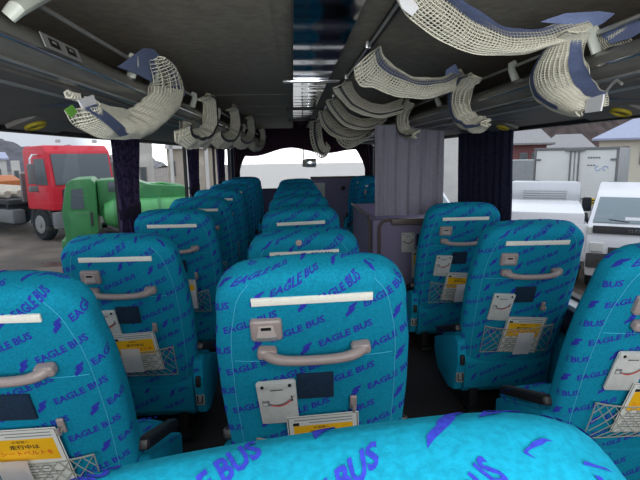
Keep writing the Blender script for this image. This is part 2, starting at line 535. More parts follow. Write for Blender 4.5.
        box(bm, (s*.275, .172, .235), (.042, .03, .068), .006, 2)
        lv = link_mesh('lever_plate', bm, M['steel'], sp)
        bm = bmesh.new(); tube(bm, [(s*.275-.012, .155, .255), (s*.275-.012, .145, .220), (s*.275+.012, .145, .220), (s*.275+.012, .155, .255)], .004, 6)
        link_mesh('recline_lever', bm, M['black'], lv)
    for s in (-1, 1):
        bm = bmesh.new()
        box(bm, (s*.17, .43, .10), (.05, .40, .20), .01); box(bm, (s*.17, .43, .012), (.08, .50, .024), .006)
        link_mesh('seat_leg', bm, M['black'], root)
    return root

protoA = make_seat((.012, -.014))
protoB = make_seat((-.028, .020))
protoC = make_seat((.048, -.036))
protoD = make_seat((-.060, BMAX-.060))
GRP_C, GRP_L, GRP_R = 'seats of the centre column', 'seats of the left window column', 'seats of the right window column'
ordn = ['nearest', 'second', 'third', 'fourth', 'fifth', 'sixth', 'seventh', 'eighth']
seats = {}
used = set()
def seat(key, proto, x, y, z, label, group, rz=0, ry=0):
    r = proto if proto.name not in used else copy_tree(proto)
    used.add(proto.name) ; used.add(r.name)
    r.location = (x, y+.062, z+.022); r.rotation_euler = (0, ry, rz)
    if key == 'C0': r.scale = (1.09, 1, 1)
    tag(r, label, 'seat', group); seats[key] = r
CY = [1.19, 2.13, 3.10, 4.02, 4.97, 5.91, 6.86]
seat('C0', protoD, .050, .285, .105, 'turquoise seat directly in front of the viewer, only its rounded top in view', GRP_C, R_(4), -R_(4.2))
clab = ['largest fully shown turquoise seat, in the centre, with latch and grab handle',
        'turquoise seat in the centre column with a round button above its white strip',
        'turquoise centre seat third in front of the viewer, white strip showing over the button seat',
        'turquoise centre seat with the smallest fully visible white strip, fourth ahead',
        'turquoise centre seat top, fifth ahead in the file', 'turquoise centre seat top, sixth ahead in the file',
        'farthest turquoise seat of the centre file, before the windscreen']
for i, y in enumerate(CY):
    seat('C%d' % (i+1), protoA if i % 2 == 0 else protoB, .032, y, .07 if i == 0 else 0, clab[i], GRP_C, 0, -R_(1.6))
LY = [1.17, 2.10, 3.10, 4.0, 4.97, 5.91, 6.86, 7.80]
llab = ['turquoise seat cut by the left picture edge, nearest to the left window',
        'turquoise left window seat with a whole back in view, behind the tied curtain',
        'turquoise left window seat third in line, leaflet showing at its aisle side']
for i, y in enumerate(LY):
    lab = llab[i] if i < 3 else 'turquoise left window seat, %s in line from the viewer' % ordn[i]
    seat('L%d' % (i+1), (protoB, protoC, protoA)[i % 3], -.800, y, .05 if i == 0 else 0, lab, GRP_L, R_(0.0), 0)
seat('R1', protoA, 1.132, 1.335, .05, 'turquoise seat cut by the right picture edge, nearest to the right window', GRP_R)
seat('R2', protoB, 1.105, 2.23, 0, 'turquoise right window seat beside the white van, whole back in view', GRP_R, -R_(1))
seat('R3', protoC, 1.075, 3.13, 0, 'turquoise right window seat in front of the navy curtain, facing the lilac partition', GRP_R)
for i, (y, lb) in enumerate([(5.75, 'turquoise right seat next beyond the lilac partition, white strip just showing'), (6.62, 'turquoise right seat beyond the partition, middle of the three there'), (7.45, 'turquoise right seat farthest beyond the partition, near the windscreen')]):
    seat('R%d' % (i+6), (protoA, protoB, protoC)[i], 1.075, y, 0, lb, GRP_R)
# the round button on the second centre seat
bm = bmesh.new(); cyl(bm, (-.022, .055, RF), .014, .012, 'z', 16, bev=.003); bm.transform(FRM)
o = link_mesh('badge_button', bm, M['mauve_light'], seats['C2']); o['label'] = 'round pale button on the seat back'

# ------------------------------------------------------------------ leaflets, slips and pouches on the seat backs
bpy.context.view_layer.update()
def on_back(o, key, u, v, off, rot=0):
    r = seats[key]
    o.matrix_world = Matrix.LocRotScale(r.location, r.rotation_euler, None) @ FRM @ Matrix.Translation((u, v, off)) @ Matrix.Rotation(rot, 4, 'Z')
def flat_text(bm, text, x, y, h, mi, z=.0009, bold=.0, width=None):
    V, T = glyphs(text, h, bold=bold, width=width)
    w = max(p[0] for p in V)
    vv = [bm.verts.new((x-w/2+p[0], y+p[1], z)) for p in V]
    for t in T:
        try: f = bm.faces.new([vv[i] for i in t]); f.material_index = mi
        except ValueError: pass
def quad(bm, x0, y0, x1, y1, z, mi):
    f = bm.faces.new([bm.verts.new(p) for p in ((x0, y0, z), (x1, y0, z), (x1, y1, z), (x0, y1, z))]); f.material_index = mi
def make_leaflet():
    bm = bmesh.new()
    w, h = .208, .235
    box(bm, (0, -h/2, 0), (w, h, .0016), .0005, 1)
    z = .0010
    quad(bm, -w/2+.003, -h+.003, -w/2+.0055, -.004, z, 2); quad(bm, w/2-.0055, -h+.003, w/2-.003, -.004, z, 2)
    quad(bm, -w/2+.003, -.0055, w/2-.003, -.0038, z, 2)
    quad(bm, -.082, -.019, .086, -.0155, z, 3); quad(bm, -.040, -.031, .086, -.0275, z, 3)
    box(bm, (-.078, -.033, .001), (.018, .012, .0006), 0, 1, 2)
    quad(bm, -.086, -.128, .086, -.040, z, 1)
    flat_text(bm, 'お客様へ', -.005, -.056, .011, 2, z+.0006, width=.046)
    flat_text(bm, '走行中は', 0, -.080, .018, 2, z+.0006, bold=.02, width=.082)
    flat_text(bm, 'シートベルトを', 0, -.105, .018, 4, z+.0006, bold=.01, width=.146)
    for i in range(6): quad(bm, -.08, -.145-.013*i, .08-.02*(i % 3), -.141-.013*i, z, 3)
    return link_mesh('safety_leaflet', bm, [M['offpaper'], M['yellow'], M['ink'], M['greyink'], M['red']], None, smooth=False)
def make_slip():
    bm = bmesh.new()
    g = []
    for j in range(9):
        v = -.15*j/8
        g.append([bm.verts.new((-.043+.086*i/6, v, .0015*math.sin(i*1.1)+.003*math.sin(j*.6))) for i in range(7)])
    grid_faces(bm, g)
    r = bmesh.ops.solidify(bm, geom=bm.faces[:], thickness=.0012)
    bmesh.ops.recalc_face_normals(bm, faces=bm.faces[:])
    return link_mesh('paper_slip', bm, M['paper'], None)
def make_pouch():
    bm = bmesh.new()
    w, h = .110, .165
    poly_prism(bm, [(-w/2, -.006), (-w/2+.006, 0), (w/2-.006, 0), (w/2, -.006), (w/2-.002, -h+.004), (w/2-.008, -h), (-w/2+.006, -h+.003), (-w/2+.002, -h+.008)], 'z', -.004, .006, bev=.002)
    box(bm, (0, -.012, .007), (w-.002, .024, .004), .0015, 2)
    # curved flap seam, a drawn band and reddish line
    tube(bm, [(-.05+.1*i/14, -.055-.028*math.sin(PI*i/14), .0068) for i in range(15)], .0012, 5, 1)
    tube(bm, [(-.036+.075*i/10, -.078-.016*math.sin(PI*i/10)+.012*i/10, .0066) for i in range(11)], .0035, 5, 3, flat=.3)
    tube(bm, [(-.020+.058*i/10, -.086-.012*math.sin(PI*i/10)+.014*i/10, .0078) for i in range(11)], .0018, 5, 2, flat=.5)
    box(bm, (-.034, -.078, .007), (.020, .020, .002), 0, 1, 3)
    box(bm, (.040, -.066, .0068), (.005, .02, .001), 0, 1, 4); box(bm, (0, -.030, .0066), (.036, .003, .0008), 0, 1, 4)
    box(bm, (-.036, -.080, .0082), (.013, .010, .0006), 0, 1, 0)
    o = link_mesh('vinyl_pouch', bm, [M['vinyl'], M['vinyl2'], M['red'], M['greyink'], M['ink']], None, angle=30)
    for s in (-1, 1):
        b = bmesh.new(); cyl(b, (s*.038, -.012, .010), .005, .003, 'z', 12); link_mesh('snap_button', b, M['black'], o)
    return o
where = {'C1': 'on the back of the full centre seat', 'L1': 'on the seat cut by the left picture edge', 'L2': 'on the whole-backed left window seat',
         'L3': 'on the third left window seat', 'R1': 'on the seat cut by the right picture edge', 'R2': 'on the right seat beside the white van', 'R3': 'on the right seat by the navy curtain'}
leaf0, slip0, pouch0 = make_leaflet(), make_slip(), make_pouch()
first = {}
def put(proto, key, u, v, off, rot, label, cat, group):
    o = proto if proto.name not in first else copy_tree(proto)
    first[proto.name] = 1; first[o.name] = 1
    on_back(o, key, u, v, off, rot); tag(o, label, cat, group)
    return o
acc = {'C1': (.016, -.398, .018, R_(2)), 'L1': (-.005, -.365, .018, R_(2)), 'L2': (.0, -.392, .018, R_(4)), 'L3': (.0, -.392, .018, R_(-2)), 'R1': (.03, -.40, .018, R_(-3)), 'R2': (.035, -.43, .018, R_(-4)), 'R3': (.03, -.41, .018, R_(-5))}
slips = {'C1': (.018, -.545), 'L1': (-.035, -.498), 'L2': (-.012, -.498), 'L3': (.055, -.50), 'R2': (.035, -.545), 'R3': (.040, -.525)}
for key, (u, v, n, rot) in acc.items():
    put(leaf0, key, u, v, RF+n-.004, rot, 'yellow safety leaflet in the net '+where[key], 'leaflet', 'safety leaflets in the seat nets')
    if key in slips:
        su, sv = slips[key]
        put(slip0, key, su, sv+.035, RF+.040, R_(-1), 'blank white paper slip hanging '+where[key], 'paper slip', 'white slips hanging on the seat nets')
for key, du, dv, rot in [('C1', -.110, -.268, R_(2)), ('L2', -.108, -.268, R_(3)), ('L3', -.115, -.27, R_(2)), ('R1', -.10, -.27, R_(-3)), ('R2', -.105, -.288, R_(-4)), ('R3', -.105, -.275, R_(-3))]:
    put(pouch0, key, du, dv, RF+.001, rot, 'pale grey vinyl pouch '+where[key], 'pouch', 'vinyl pouches on the seat backs')

# ------------------------------------------------------------------ bus shell
XL, XR = -1.17, 1.45
YB, YF = -.95, 9.5
ZC, ZS, ZW = 1.935, .65, 1.56
def struct(name, bm, m, parent=None, smooth=False):
    o = link_mesh(name, bm, m, parent, smooth); o['kind'] = 'structure'; return o
bm = bmesh.new(); box(bm, ((XL+XR)/2, (YB+YF)/2, -.05), (XR-XL+.2, YF-YB+.2, .1)); struct('floor', bm, M['floor'])
bm = bmesh.new(); box(bm, ((XL+XR)/2, (YB+1.72)/2, .035), (XR-XL, 1.72-YB, .07)); struct('trim_1', bm, M['floor'])
# ceiling with faint cross joints
bm = bmesh.new(); box(bm, ((XL+XR)/2, (YB+YF)/2, ZC+.05), (XR-XL+.2, YF-YB+.2, .1))
struct('ceiling', bm, M['ceiling'])
bm = bmesh.new(); box(bm, (-.09, (YB+YF)/2, ZC-.001), (.006, YF-YB-.1, .006))
for y in (4.2, 5.2, 6.2, 7.2): box(bm, (-.36, y, ZC-.0005), (.62, .005, .003))
struct('trim_2', bm, M['ceiling'])
ZWS = {-1: 1.578, 1: 1.602}
pil_l = [(-.95, 1.20), (1.20, 3.40), (3.40, 5.52), (5.52, 7.50), (7.50, 9.35)]
pil_r = [(-.95, 1.50), (1.50, 3.78), (3.78, 5.60), (5.60, 7.5), (7.5, 9.35)]
def side_wall(name, x, s, pil):
    ZW = ZWS[s]
    bm = bmesh.new()
    xc = x+s*.04
    box(bm, (xc, (YB+YF)/2, ZS/2-.6), (.08, YF-YB+.2, ZS+1.2), mi=0)
    box(bm, (xc, (YB+YF)/2, (ZW+ZC+.1)/2), (.08, YF-YB+.2, ZC+.1-ZW), mi=1)
    for y0, y1 in pil: box(bm, (xc, y1 if y1 < 9 else 9.45, (ZS+ZW)/2), (.03, .022 if y1 < 9 else .25, ZW-ZS), mi=2)
    box(bm, (xc, YB, (ZS+ZW)/2), (.08, .3, ZW-ZS), mi=2)
    struct(name, bm, [M['wall'], M['wallup'], M['frameblack']])
side_wall('wall_left', XL, -1, pil_l); side_wall('wall_right', XR, 1, pil_r)
wn = 1
for x, s, pil in ((XL, -1, pil_l), (XR, 1, pil_r)):
    for y0, y1 in pil:
        bm = bmesh.new(); xx = x+s*.03; ZW = ZWS[s]
        for yy in (y0+.017, y1-.017): box(bm, (x+s*.04, yy, (ZS+ZW)/2), (.03, .012, ZW-ZS))
        for zz in (ZS+.01, ZW-.01): box(bm, (xx, (y0+y1)/2, zz), (.05, y1-y0-.02, .02))
        fr = struct('window_%d' % wn, bm, M['frameblack'])
        bm = bmesh.new(); box(bm, (x+s*.045, (y0+y1)/2, (ZS+ZW)/2), (.004, y1-y0-.05, ZW-ZS-.02))
        # a single sheet is enough for thin panes: keep only one face of the slab
        fs = [f for f in bm.faces if abs(f.normal.x) < .9 or f.normal.x*s > 0]
        bmesh.ops.delete(bm, geom=fs, context='FACES')
        p = struct('window_pane', bm, M['glass'], fr)
        wn += 1
    bm = bmesh.new(); box(bm, (x-s*.02, (YB+YF)/2, ZS-.012), (.09, YF-YB-.1, .03), .008)
    struct('trim_%d' % (3 if s < 0 else 4), bm, M['sill'])
# rear wall with its wide window, front wall with the windscreen
bm = bmesh.new()
cx = (XL+XR)/2; W = XR-XL+.2
box(bm, (cx, YB-.04, .54), (W, .08, 1.23)); box(bm, (cx, YB-.04, 1.93), (W, .08, .14))
for s in (-1, 1): box(bm, (cx+s*(W/2-.14), YB-.04, 1.3), (.28, .08, 1.1))
struct('wall_back', bm, M['wall'])
bm = bmesh.new(); 
for z in (1.165, 1.855): box(bm, (cx, YB-.02, z), (W-.56, .05, .03))
fr = struct('window_%d' % wn, bm, M['frameblack']); wn += 1
bm = bmesh.new(); quad(bm, cx-W/2+.28, 1.15, cx+W/2-.28, 1.85, 0, 0)
for v in bm.verts: v.co = Vector((v.co.x, YB-.05, v.co.y))
struct('window_pane', bm, M['glass'], fr)
bm = bmesh.new()
box(bm, (cx, YF+.04, .1), (W, .08, 1.4)); box(bm, (cx, YF+.04, 1.87), (W, .08, .24))
for s in (-1, 1): box(bm, (cx+s*(W/2-.06), YF+.04, 1.3), (.12, .08, 1.0))
struct('wall_front', bm, M['wall'])
bm = bmesh.new(); box(bm, (cx, YF+.02, .81), (W-.24, .05, .03)); box(bm, (cx, YF+.02, 1.745), (W-.24, .05, .03))
fr = struct('window_%d' % wn, bm, M['frameblack'])
bm = bmesh.new(); quad(bm, cx-W/2+.12, .81, cx+W/2-.12, 1.75, 0, 0)
for v in bm.verts: v.co = Vector((v.co.x, YF+.05, v.co.y))
struct('window_pane', bm, M['windscreen'], fr)

# ------------------------------------------------------------------ ceiling duct panel and rail
root = empty('ceiling_duct_panel', (0, 0, 0)); tag(root, 'glossy rippled duct panel running along the middle of the ceiling', 'ceiling panel')
PX0, PX1 = -.03, .21
def ripple(y0, y1, name, m, amp, per):
    bm = bmesh.new(); n = max(8, int((y1-y0)/per*12)); g = []
    for j in range(n+1):
        y = y0+(y1-y0)*j/n
        g.append([bm.verts.new((x, y, ZC-.022-zo+amp*math.cos(2*PI*(y-y0)/per))) for x, zo in ((PX0, -.018), (PX0+.008, 0), (PX0+.08, .0003), (PX1-.08, .0003), (PX1-.008, 0), (PX1, -.018))])
    grid_faces(bm, g); bm.normal_update()
    for f in bm.faces:
        if f.normal.z > 0: f.normal_flip()
    return link_mesh(name, bm, m, root, angle=12)
ripple(-.85, 3.22, 'rippled_panel', M['duct'], .0022, .36)
o = ripple(3.27, 5.18, 'mirror_panel', M['mirror'], .0010, .24)
ripple(5.23, 6.75, 'mirror_panel', M['mirror'], .0010, .24)
ripple(6.8, 9.2, 'mirror_panel', M['mirror'], .0010, .24)
for y in (3.245, 5.2, 6.78):
    bm = bmesh.new(); box(bm, (.09, y, ZC-.03), (.36, .045, .022), .005)
    link_mesh('cross_bar', bm, M['chrome'] if y < 4 else M['black'], root)
root = empty('ceiling_rail'); tag(root, 'thin dark net rail fixed along the ceiling right of the duct panel', 'rail')
bm = bmesh.new(); tube(bm, [(.31, -.85, ZC-.022), (.31, 9.2, ZC-.022)], .006, 10); link_mesh('rail_tube', bm, M['steel'], root)
bm = bmesh.new(); box(bm, (.325, 4.1, ZC-.006), (.03, 9.8, .012), .003); link_mesh('rail_base', bm, M['black'], root)
for y in (.8, 1.6, 2.3, 3.2, 4.2, 5.2, 6.4):
    bm = bmesh.new(); box(bm, (.31, y, ZC-.014), (.024, .03, .032), .005); link_mesh('rail_clip', bm, M['steel'], root)

# ------------------------------------------------------------------ luggage racks
RX = {-1: -.60, 1: .87}
RODZ = {-1: 1.805, 1: 1.797}
def rack(s, label):
    x = RX[s]; w = XL if s < 0 else XR
    y0, y1 = -.85, 8.95
    root = empty('luggage_rack', (x, y0, 1.65)); tag(root, label, 'luggage rack')
    base = root
    def put_(name, bm, m, par=None, angle=35):
        bmesh.ops.translate(bm, verts=bm.verts[:], vec=(-x, -y0, -1.65))
        return link_mesh(name, bm, m, par or root, angle=angle)
    X = lambda d: x+s*d                                     # d metres towards the wall
    bm = bmesh.new()
    prof = [(X(.050), 1.742), (X(.022), 1.736), (X(.006), 1.715), (X(.000), 1.694), (X(.004), 1.688), (X(.012), 1.672), (X(.022), 1.655), (X(.045), 1.646), (X(.075), 1.648), (X(.075), 1.72)]
    poly_prism(bm, prof, 'y', y0, y1)
    beam = put_('front_beam', bm, M['rack'], angle=50)
    bm = bmesh.new(); tube(bm, [(X(.002), y0, 1.690), (X(.002), y1, 1.690)], .0045, 8); put_('beam_trim', bm, M['chrome'])
    bm = bmesh.new(); tube(bm, [(X(.022), y0, 1.650), (X(.022), y1, 1.650)], .004, 8); put_('beam_edge', bm, M['steel'])
    bm = bmesh.new()
    poly_prism(bm, [(X(.07), 1.66), (X(.30), 1.655), (w-s*.0, 1.655), (w, ZWS[s]+.002), (w-s*.06, ZWS[s]), (w-s*.14, ZWS[s]+.014), (X(.24), 1.622), (X(.07), 1.640)], 'y', y0, y1)
    put_('shelf', bm, M['rackunder'])
    bm = bmesh.new(); tube(bm, [(X(.03), y0, RODZ[s]), (X(.03), y1, RODZ[s])], .007, 10); put_('top_rod', bm, M['steel'])
    bm = bmesh.new(); tube(bm, [(X(.13), y0, 1.632), (X(.13), y1, 1.632)], .006, 10); put_('lower_rod', bm, M['steel'])
    ys = [at_x(139, 67, -.60).y, 1.0, 2.25, 3.1, 4.1, 5.1, 6.2, 7.3] if s < 0 else [.9, at_x(508, 70, .87).y, 1.55, 3.2, 4.2, 5.2, 6.2, 7.3]
    for yy in ys:
        bm = bmesh.new()
        tube(bm, [(X(.032), yy, RODZ[s]+.012), (X(.014), yy, RODZ[s]+.002), (X(.014), yy-.006, RODZ[s]-.02), (X(.03), yy-.01, 1.738)], [.009, .011, .011, .012], 10, flat=1.5)
        put_('rod_bracket', bm, M['bracket'])
    for yy in [.8+.95*i for i in range(8)]:                 # seat number plates are too small to read: plain joints in the beam
        bm = bmesh.new(); box(bm, (X(.30), yy, 1.622), (.30, .008, .012)); put_('shelf_joint', bm, M['rackblue'])
    return root
rl = rack(-1, 'dark overhead luggage rack along the left windows, with steel net rods')
rr_ = rack(1, 'dark overhead luggage rack along the right windows, with steel net rods')
# grey sticker with two dark symbols on the left beam
bm = bmesh.new()
pa = at_x(62, 47, -.595)
vs = box(bm, (0, 0, 0), (.003, .20, .036), .001, 1)
for k in (-1, 1):
    box(bm, (.0022, k*.045, 0), (.001, .05, .020), 0, 1, 1); box(bm, (.0028, k*.045, .002), (.001, .02, .006), 0, 1, 0)
bmesh.ops.rotate(bm, verts=bm.verts[:], matrix=Matrix.Rotation(-R_(18), 3, 'Y'), cent=(0, 0, 0))
o = link_mesh('beam_sticker', bm, [M['sticker'], M['black']], rl, smooth=False)
o.location = Vector((-.594, pa.y, 1.712)) - rl.location
# end cap clamp at the near left corner
bm = bmesh.new()
cl = [at_x(x_, y_, X_) for x_, y_, X_ in ((58, -12, -.58), (44, -4, -.575), (28, 3, -.57), (16, 9, -.575), (8, 17, -.59))]
tube(bm, cl, [.014, .017, .019, .020, .016], 12, flat=.8)
bmesh.ops.translate(bm, verts=bm.verts[:], vec=-rl.location)
link_mesh('rod_clamp', bm, M['bracket'], rl)

# reading lights: yellow ringed discs under the racks
def disc(px, py, x, label):
    s = -1 if x < 0 else 1
    xa, za, xb, zb = (RX[s]+s*.24, 1.622, (XL+.14) if s < 0 else (XR-.14), ZWS[s]+.014)   # the shelf's sloping underside
    for _ in range(20):
        p = at_x(px, py, x); x = xa+(xb-xa)*(p.z-za)/(zb-za); x = max(min(x, 1.31), -1.03)
    p = at_x(px, py, x); p.z = za+(zb-za)*(p.x-xa)/(xb-xa)-.014
    root = empty('reading_light', (p.x, p.y, p.z)); root.rotation_euler = (0, s*R_(20), 0)
    bm = bmesh.new(); torus(bm, (0, 0, -.006), .036, .009, 28, 8, sx=.9, sy=1.1); link_mesh('lamp_ring', bm, M['ring'], root)
    bm = bmesh.new(); cyl(bm, (0, 0, .0), .034, .012, 'z', 24); link_mesh('lamp_lens', bm, M['rackblue'], root)
    bm = bmesh.new(); box(bm, (0, .10, .008), (.12, .40, .02), .008); link_mesh('lamp_panel', bm, M['rackunder'], root)
    tag(root, label, 'reading light', 'yellow ringed lights under the racks')
disc(35, 126, -1.0, 'yellow ringed reading light under the left rack')
disc(621, 112, 1.27, 'yellow ringed reading light above the white van, at the right picture edge')
disc(503, 126, 1.27, 'yellow ringed reading light above the navy curtain')

# ------------------------------------------------------------------ luggage nets
def ribbon(bm, A, B, nu, nv, bulge, t0=0, t1=1, off=Vector((0, 0, 0)), wob=0.0, seed=0, mi=0):
    rnd = random.Random(seed)
    a, b = catmull(A, nu), catmull(B, nu)
    g = []
    ph = [rnd.uniform(0, 6) for _ in range(4)]
    for i in range(nu+1):
        row = []
        for j in range(nv+1):
            t = t0+(t1-t0)*j/nv
            p = a[i].lerp(b[i], t) + Vector(bulge)*math.sin(PI*t) + off
            p += Vector((math.sin(i*.45+ph[0]+t*3), math.sin(i*.37+ph[1]+t*4), math.sin(i*.52+ph[2]+t*5)))*wob
            row.append(bm.verts.new(p))
        g.append(row)
    grid_faces(bm, g, mi)
    return g
def net(label, A, B, bulge=(0, 0, 0), cell=.014, th=.0042, band=None, near=True, group='luggage nets of the right rack', layers=1, bandmat='band', wob=.003, seed=1, dense=None):
    LA = sum((Vector(p)-Vector(q)).length for p, q in zip(A, A[1:])); LB = sum((Vector(p)-Vector(q)).length for p, q in zip(B, B[1:]))
    wid = sum((Vector(p)-Vector(q)).length for p, q in ((A[0], B[0]), (A[len(A)//2], B[len(B)//2]), (A[-1], B[-1])))/3 + Vector(bulge).length
    nu = max(10, int(max(LA, LB)/cell)); nv = max(4, int(wid/cell))
    bm = bmesh.new(); ribbon(bm, A, B, nu, nv, bulge, wob=wob, seed=seed)
    if layers > 1:
        k_d = dense or len(A)
        ribbon(bm, A[:k_d], B[:k_d], int(nu*.87*k_d/len(A)), max(4, int(nv*1.15)), Vector(bulge)*.72, off=Vector(bulge).normalized()*-.008 if Vector(bulge).length else Vector((0, 0, -.006)), wob=wob*1.6, seed=seed+3)
    root = link_mesh('luggage_net', bm, M['net'], None)
    md = root.modifiers.new('w', 'WIREFRAME'); md.thickness = th; md.use_replace = True; md.use_even_offset = False
    bake(root)
    for p in root.data.polygons: p.use_smooth = True
    tag(root, label, 'luggage net', group)
    for (t0, t1, s0, s1) in (band or []):
        b = bmesh.new(); n = 48
        a_, b_ = catmull(A, n), catmull(B, n); g = []
        i0, i1 = int(n*s0), int(n*s1)
        rnd = random.Random(seed)
        ph = [rnd.uniform(0, 6) for _ in range(4)]
        bn = Vector(bulge).normalized() if Vector(bulge).length else Vector((0, 0, 1))
        for i in range(i0, i1+1):
            k = i*nu/n
            row = []
            for j in range(5):
                t = t0+(t1-t0)*j/4
                row.append(b.verts.new(a_[i].lerp(b_[i], t)+Vector(bulge)*math.sin(PI*max(0, min(1, t)))+bn*.006 + Vector((math.sin(k*.45+ph[0]+t*3), math.sin(k*.37+ph[1]+t*4), math.sin(k*.52+ph[2]+t*5)))*wob))
            g.append(row)
        grid_faces(b, g)
        bmesh.ops.solidify(b, geom=b.faces[:], thickness=.003)
        bmesh.ops.recalc_face_normals(b, faces=b.faces[:])
        o = link_mesh('edge_band', b, M[bandmat], root); o['label'] = 'slate blue cloth band along the net edge' if bandmat == 'band' else 'grey cloth band along the net edge'
    return root
def cloth(name, pts, m, parent, th=.004, label=None):
    """small folded cloth piece: fan of real points given thickness"""
    b = bmesh.new(); c = sum((Vector(p) for p in pts), Vector())/len(pts)
    vs = [b.verts.new(Vector(p)) for p in pts]; cv = b.verts.new(c+Vector((0, -.01, .0)))
    for i in range(len(vs)): b.faces.new((vs[i], vs[(i+1) % len(vs)], cv))
    bmesh.ops.subdivide_edges(b, edges=b.edges[:], cuts=2, use_grid_fill=True)
    bmesh.ops.solidify(b, geom=b.faces[:], thickness=th); bmesh.ops.recalc_face_normals(b, faces=b.faces[:])
    o = link_mesh(name, b, m, parent)
    if label: o['label'] = label
    return o
def pxs(lst, X): return [at_x(x, y, X) for x, y in lst]
def pys(lst, Y): return [at_y(x, y, Y) for x, y in lst]
# left, nearest: crescent draped over the beam
GL = 'luggage nets of the left rack'
outer = [(67, 110), (78, 126), (100, 137), (122, 139), (146, 136), (165, 122), (179, 106), (182, 90), (175, 72), (165, 60), (155, 58)]
inner = [(88, 97), (96, 108), (106, 110), (118, 112), (130, 110), (141, 103), (149, 95), (152, 86), (152, 76), (151, 68), (152, 61)]
nl = net('largest cream net draped over the left rack beam, with white end tab and green tag', pxs(outer[:8], -.555), pxs(inner[:8], -.585), (.05, 0, -.006), .0135, .0042, band=None, group=GL, layers=2, seed=4, wob=.0012)
for X_, bl in ((0, .045), (-.03, .012)):                     # open, wide-meshed end of the net, folded over on itself
    b = bmesh.new(); ribbon(b, pxs([(179, 106), (184, 92), (180, 76), (170, 62), (157, 57)], -.555+X_), pxs([(149, 95), (153, 86), (153, 76), (151, 68), (150, 60)], -.585+X_), 12, 7, (bl, 0, 0), wob=.002, seed=9)
    lp_ = link_mesh('mesh_end', b, M['net'], nl); md = lp_.modifiers.new('w', 'WIREFRAME'); md.thickness = .0048; md.use_replace = True; md.use_even_offset = False
    bake(lp_)
b = bmesh.new(); g = []
for i in range(13):
    t = i/12; a = at_x(84+36*t, 108+29*t+2*math.sin(PI*t), -.527); c = at_x(96+35*t, 104+30*t+2*math.sin(PI*t), -.527)
    g.append([b.verts.new(a.lerp(c, k/4)+Vector((.012*math.sin(PI*t), 0, 0))) for k in range(5)])
grid_faces(b, g); bmesh.ops.solidify(b, geom=b.faces[:], thickness=.004); bmesh.ops.recalc_face_normals(b, faces=b.faces[:])
link_mesh('edge_band', b, M['band'], nl)
cloth('end_tab', pxs([(77, 100), (92, 95), (96, 106), (84, 113)], -.54), M['paper'], nl, label='white cloth end tab')
cloth('tag', pxs([(64, 110), (71, 105), (76, 112), (70, 117)], -.535), M['green'], nl, label='green tag')
cloth('fold', pxs([(94, 101), (108, 106), (122, 108), (130, 112), (126, 120), (104, 119)], -.548), M['net'], nl)
cloth('tie_cloth', pxs([(117, 67), (143, 48), (153, 49), (161, 58), (151, 82), (136, 74)], -.605), M['band'], nl, label='slate blue cloth knotted on the rod')
cloth('tie_cloth', pxs([(168, 62), (176, 72), (185, 95), (172, 100), (170, 80)], -.60), M['band'], nl)
b = bmesh.new(); pp = at_x(70, 95, -.66)
tube(b, [pp+Vector((.010*math.cos(i*1.3), -.02+.0035*i, .010*math.sin(i*1.3))) for i in range(22)], .004, 6)
link_mesh('hook_coil', b, M['net'], nl)
# left, the following loops on the beam (drawn as loops hanging round the beam)
def loop_left(px, py, w, h, label, seed):
    o_ = [(px-.85*w, py+.20*h), (px-.80*w, py+.45*h), (px-.35*w, py+.56*h), (px+.15*w, py+.48*h), (px+.45*w, py+.22*h), (px+.50*w, py-.15*h), (px+.38*w, py-.46*h), (px+.22*w, py-.54*h)]
    i_ = [(px-.55*w, py+.02*h), (px-.50*w, py+.14*h), (px-.22*w, py+.20*h), (px+.02*w, py+.16*h), (px+.16*w, py+.02*h), (px+.18*w, py-.18*h), (px+.10*w, py-.38*h), (px-.04*w, py-.40*h)]
    n = net(label, pxs(o_, -.565), pxs(i_, -.585), (.05, 0, 0), .022, .011, band=[(.40, .58, 0, 1)], bandmat='rackblue', group=GL, layers=2, seed=seed)
    cloth('fold', pxs([(px-.75*w, py+.02*h), (px-.2*w, py+.0*h), (px-.05*w, py+.14*h), (px-.3*w, py+.26*h), (px-.72*w, py+.26*h)], -.595), M['netgrey'], n)
    return n
n2 = loop_left(200, 120, 28, 50, 'second net from the viewer on the left rack, with a hanging corner', 11)
cloth('hanging_corner', pxs([(196, 137), (214, 122), (212, 140), (205, 151)], -.56), M['net'], n2)
loop_left(228, 126, 20, 40, 'third net from the viewer on the left rack', 12)
loop_left(246, 131, 15, 32, 'fourth net from the viewer on the left rack', 13)
loop_left(259, 139, 11, 22, 'fifth and farthest net on the left rack', 14)

# right, nearest: sagging from the ceiling rail to the rack rod
low = [(394, -8), (404, 12), (420, 26), (445, 43), (470, 52), (500, 55), (525, 53), (547, 47), (568, 40), (584, 30)]
upp = [(424, -30), (440, -14), (452, -3), (468, 8), (484, 19), (502, 28), (522, 31), (545, 29), (565, 23), (584, 18)]
def slant(lst, ya, yb): return [at_y(x, y, ya+(yb-ya)*i/(len(lst)-1)) for i, (x, y) in enumerate(lst)]
nr = net('largest cream net sagging across the upper right, blue banded', slant(low, 1.50, 1.58), slant(upp, 1.56, 1.62), (0, -.05, -.02), .0125, .0050, band=[(.82, 1.10, 0, 1)], layers=2, seed=21, wob=.0015)
cloth('tie_cloth', pys([(540, 22), (565, 14), (600, 12), (614, 14), (604, 22), (590, 31), (570, 24)], 1.60), M['band'], nr, label='slate blue cloth tied on the rod')
cloth('end_tab', pys([(399, 0), (410, -4), (418, 8), (412, 16), (402, 8)], 1.49), M['paper'], nr)
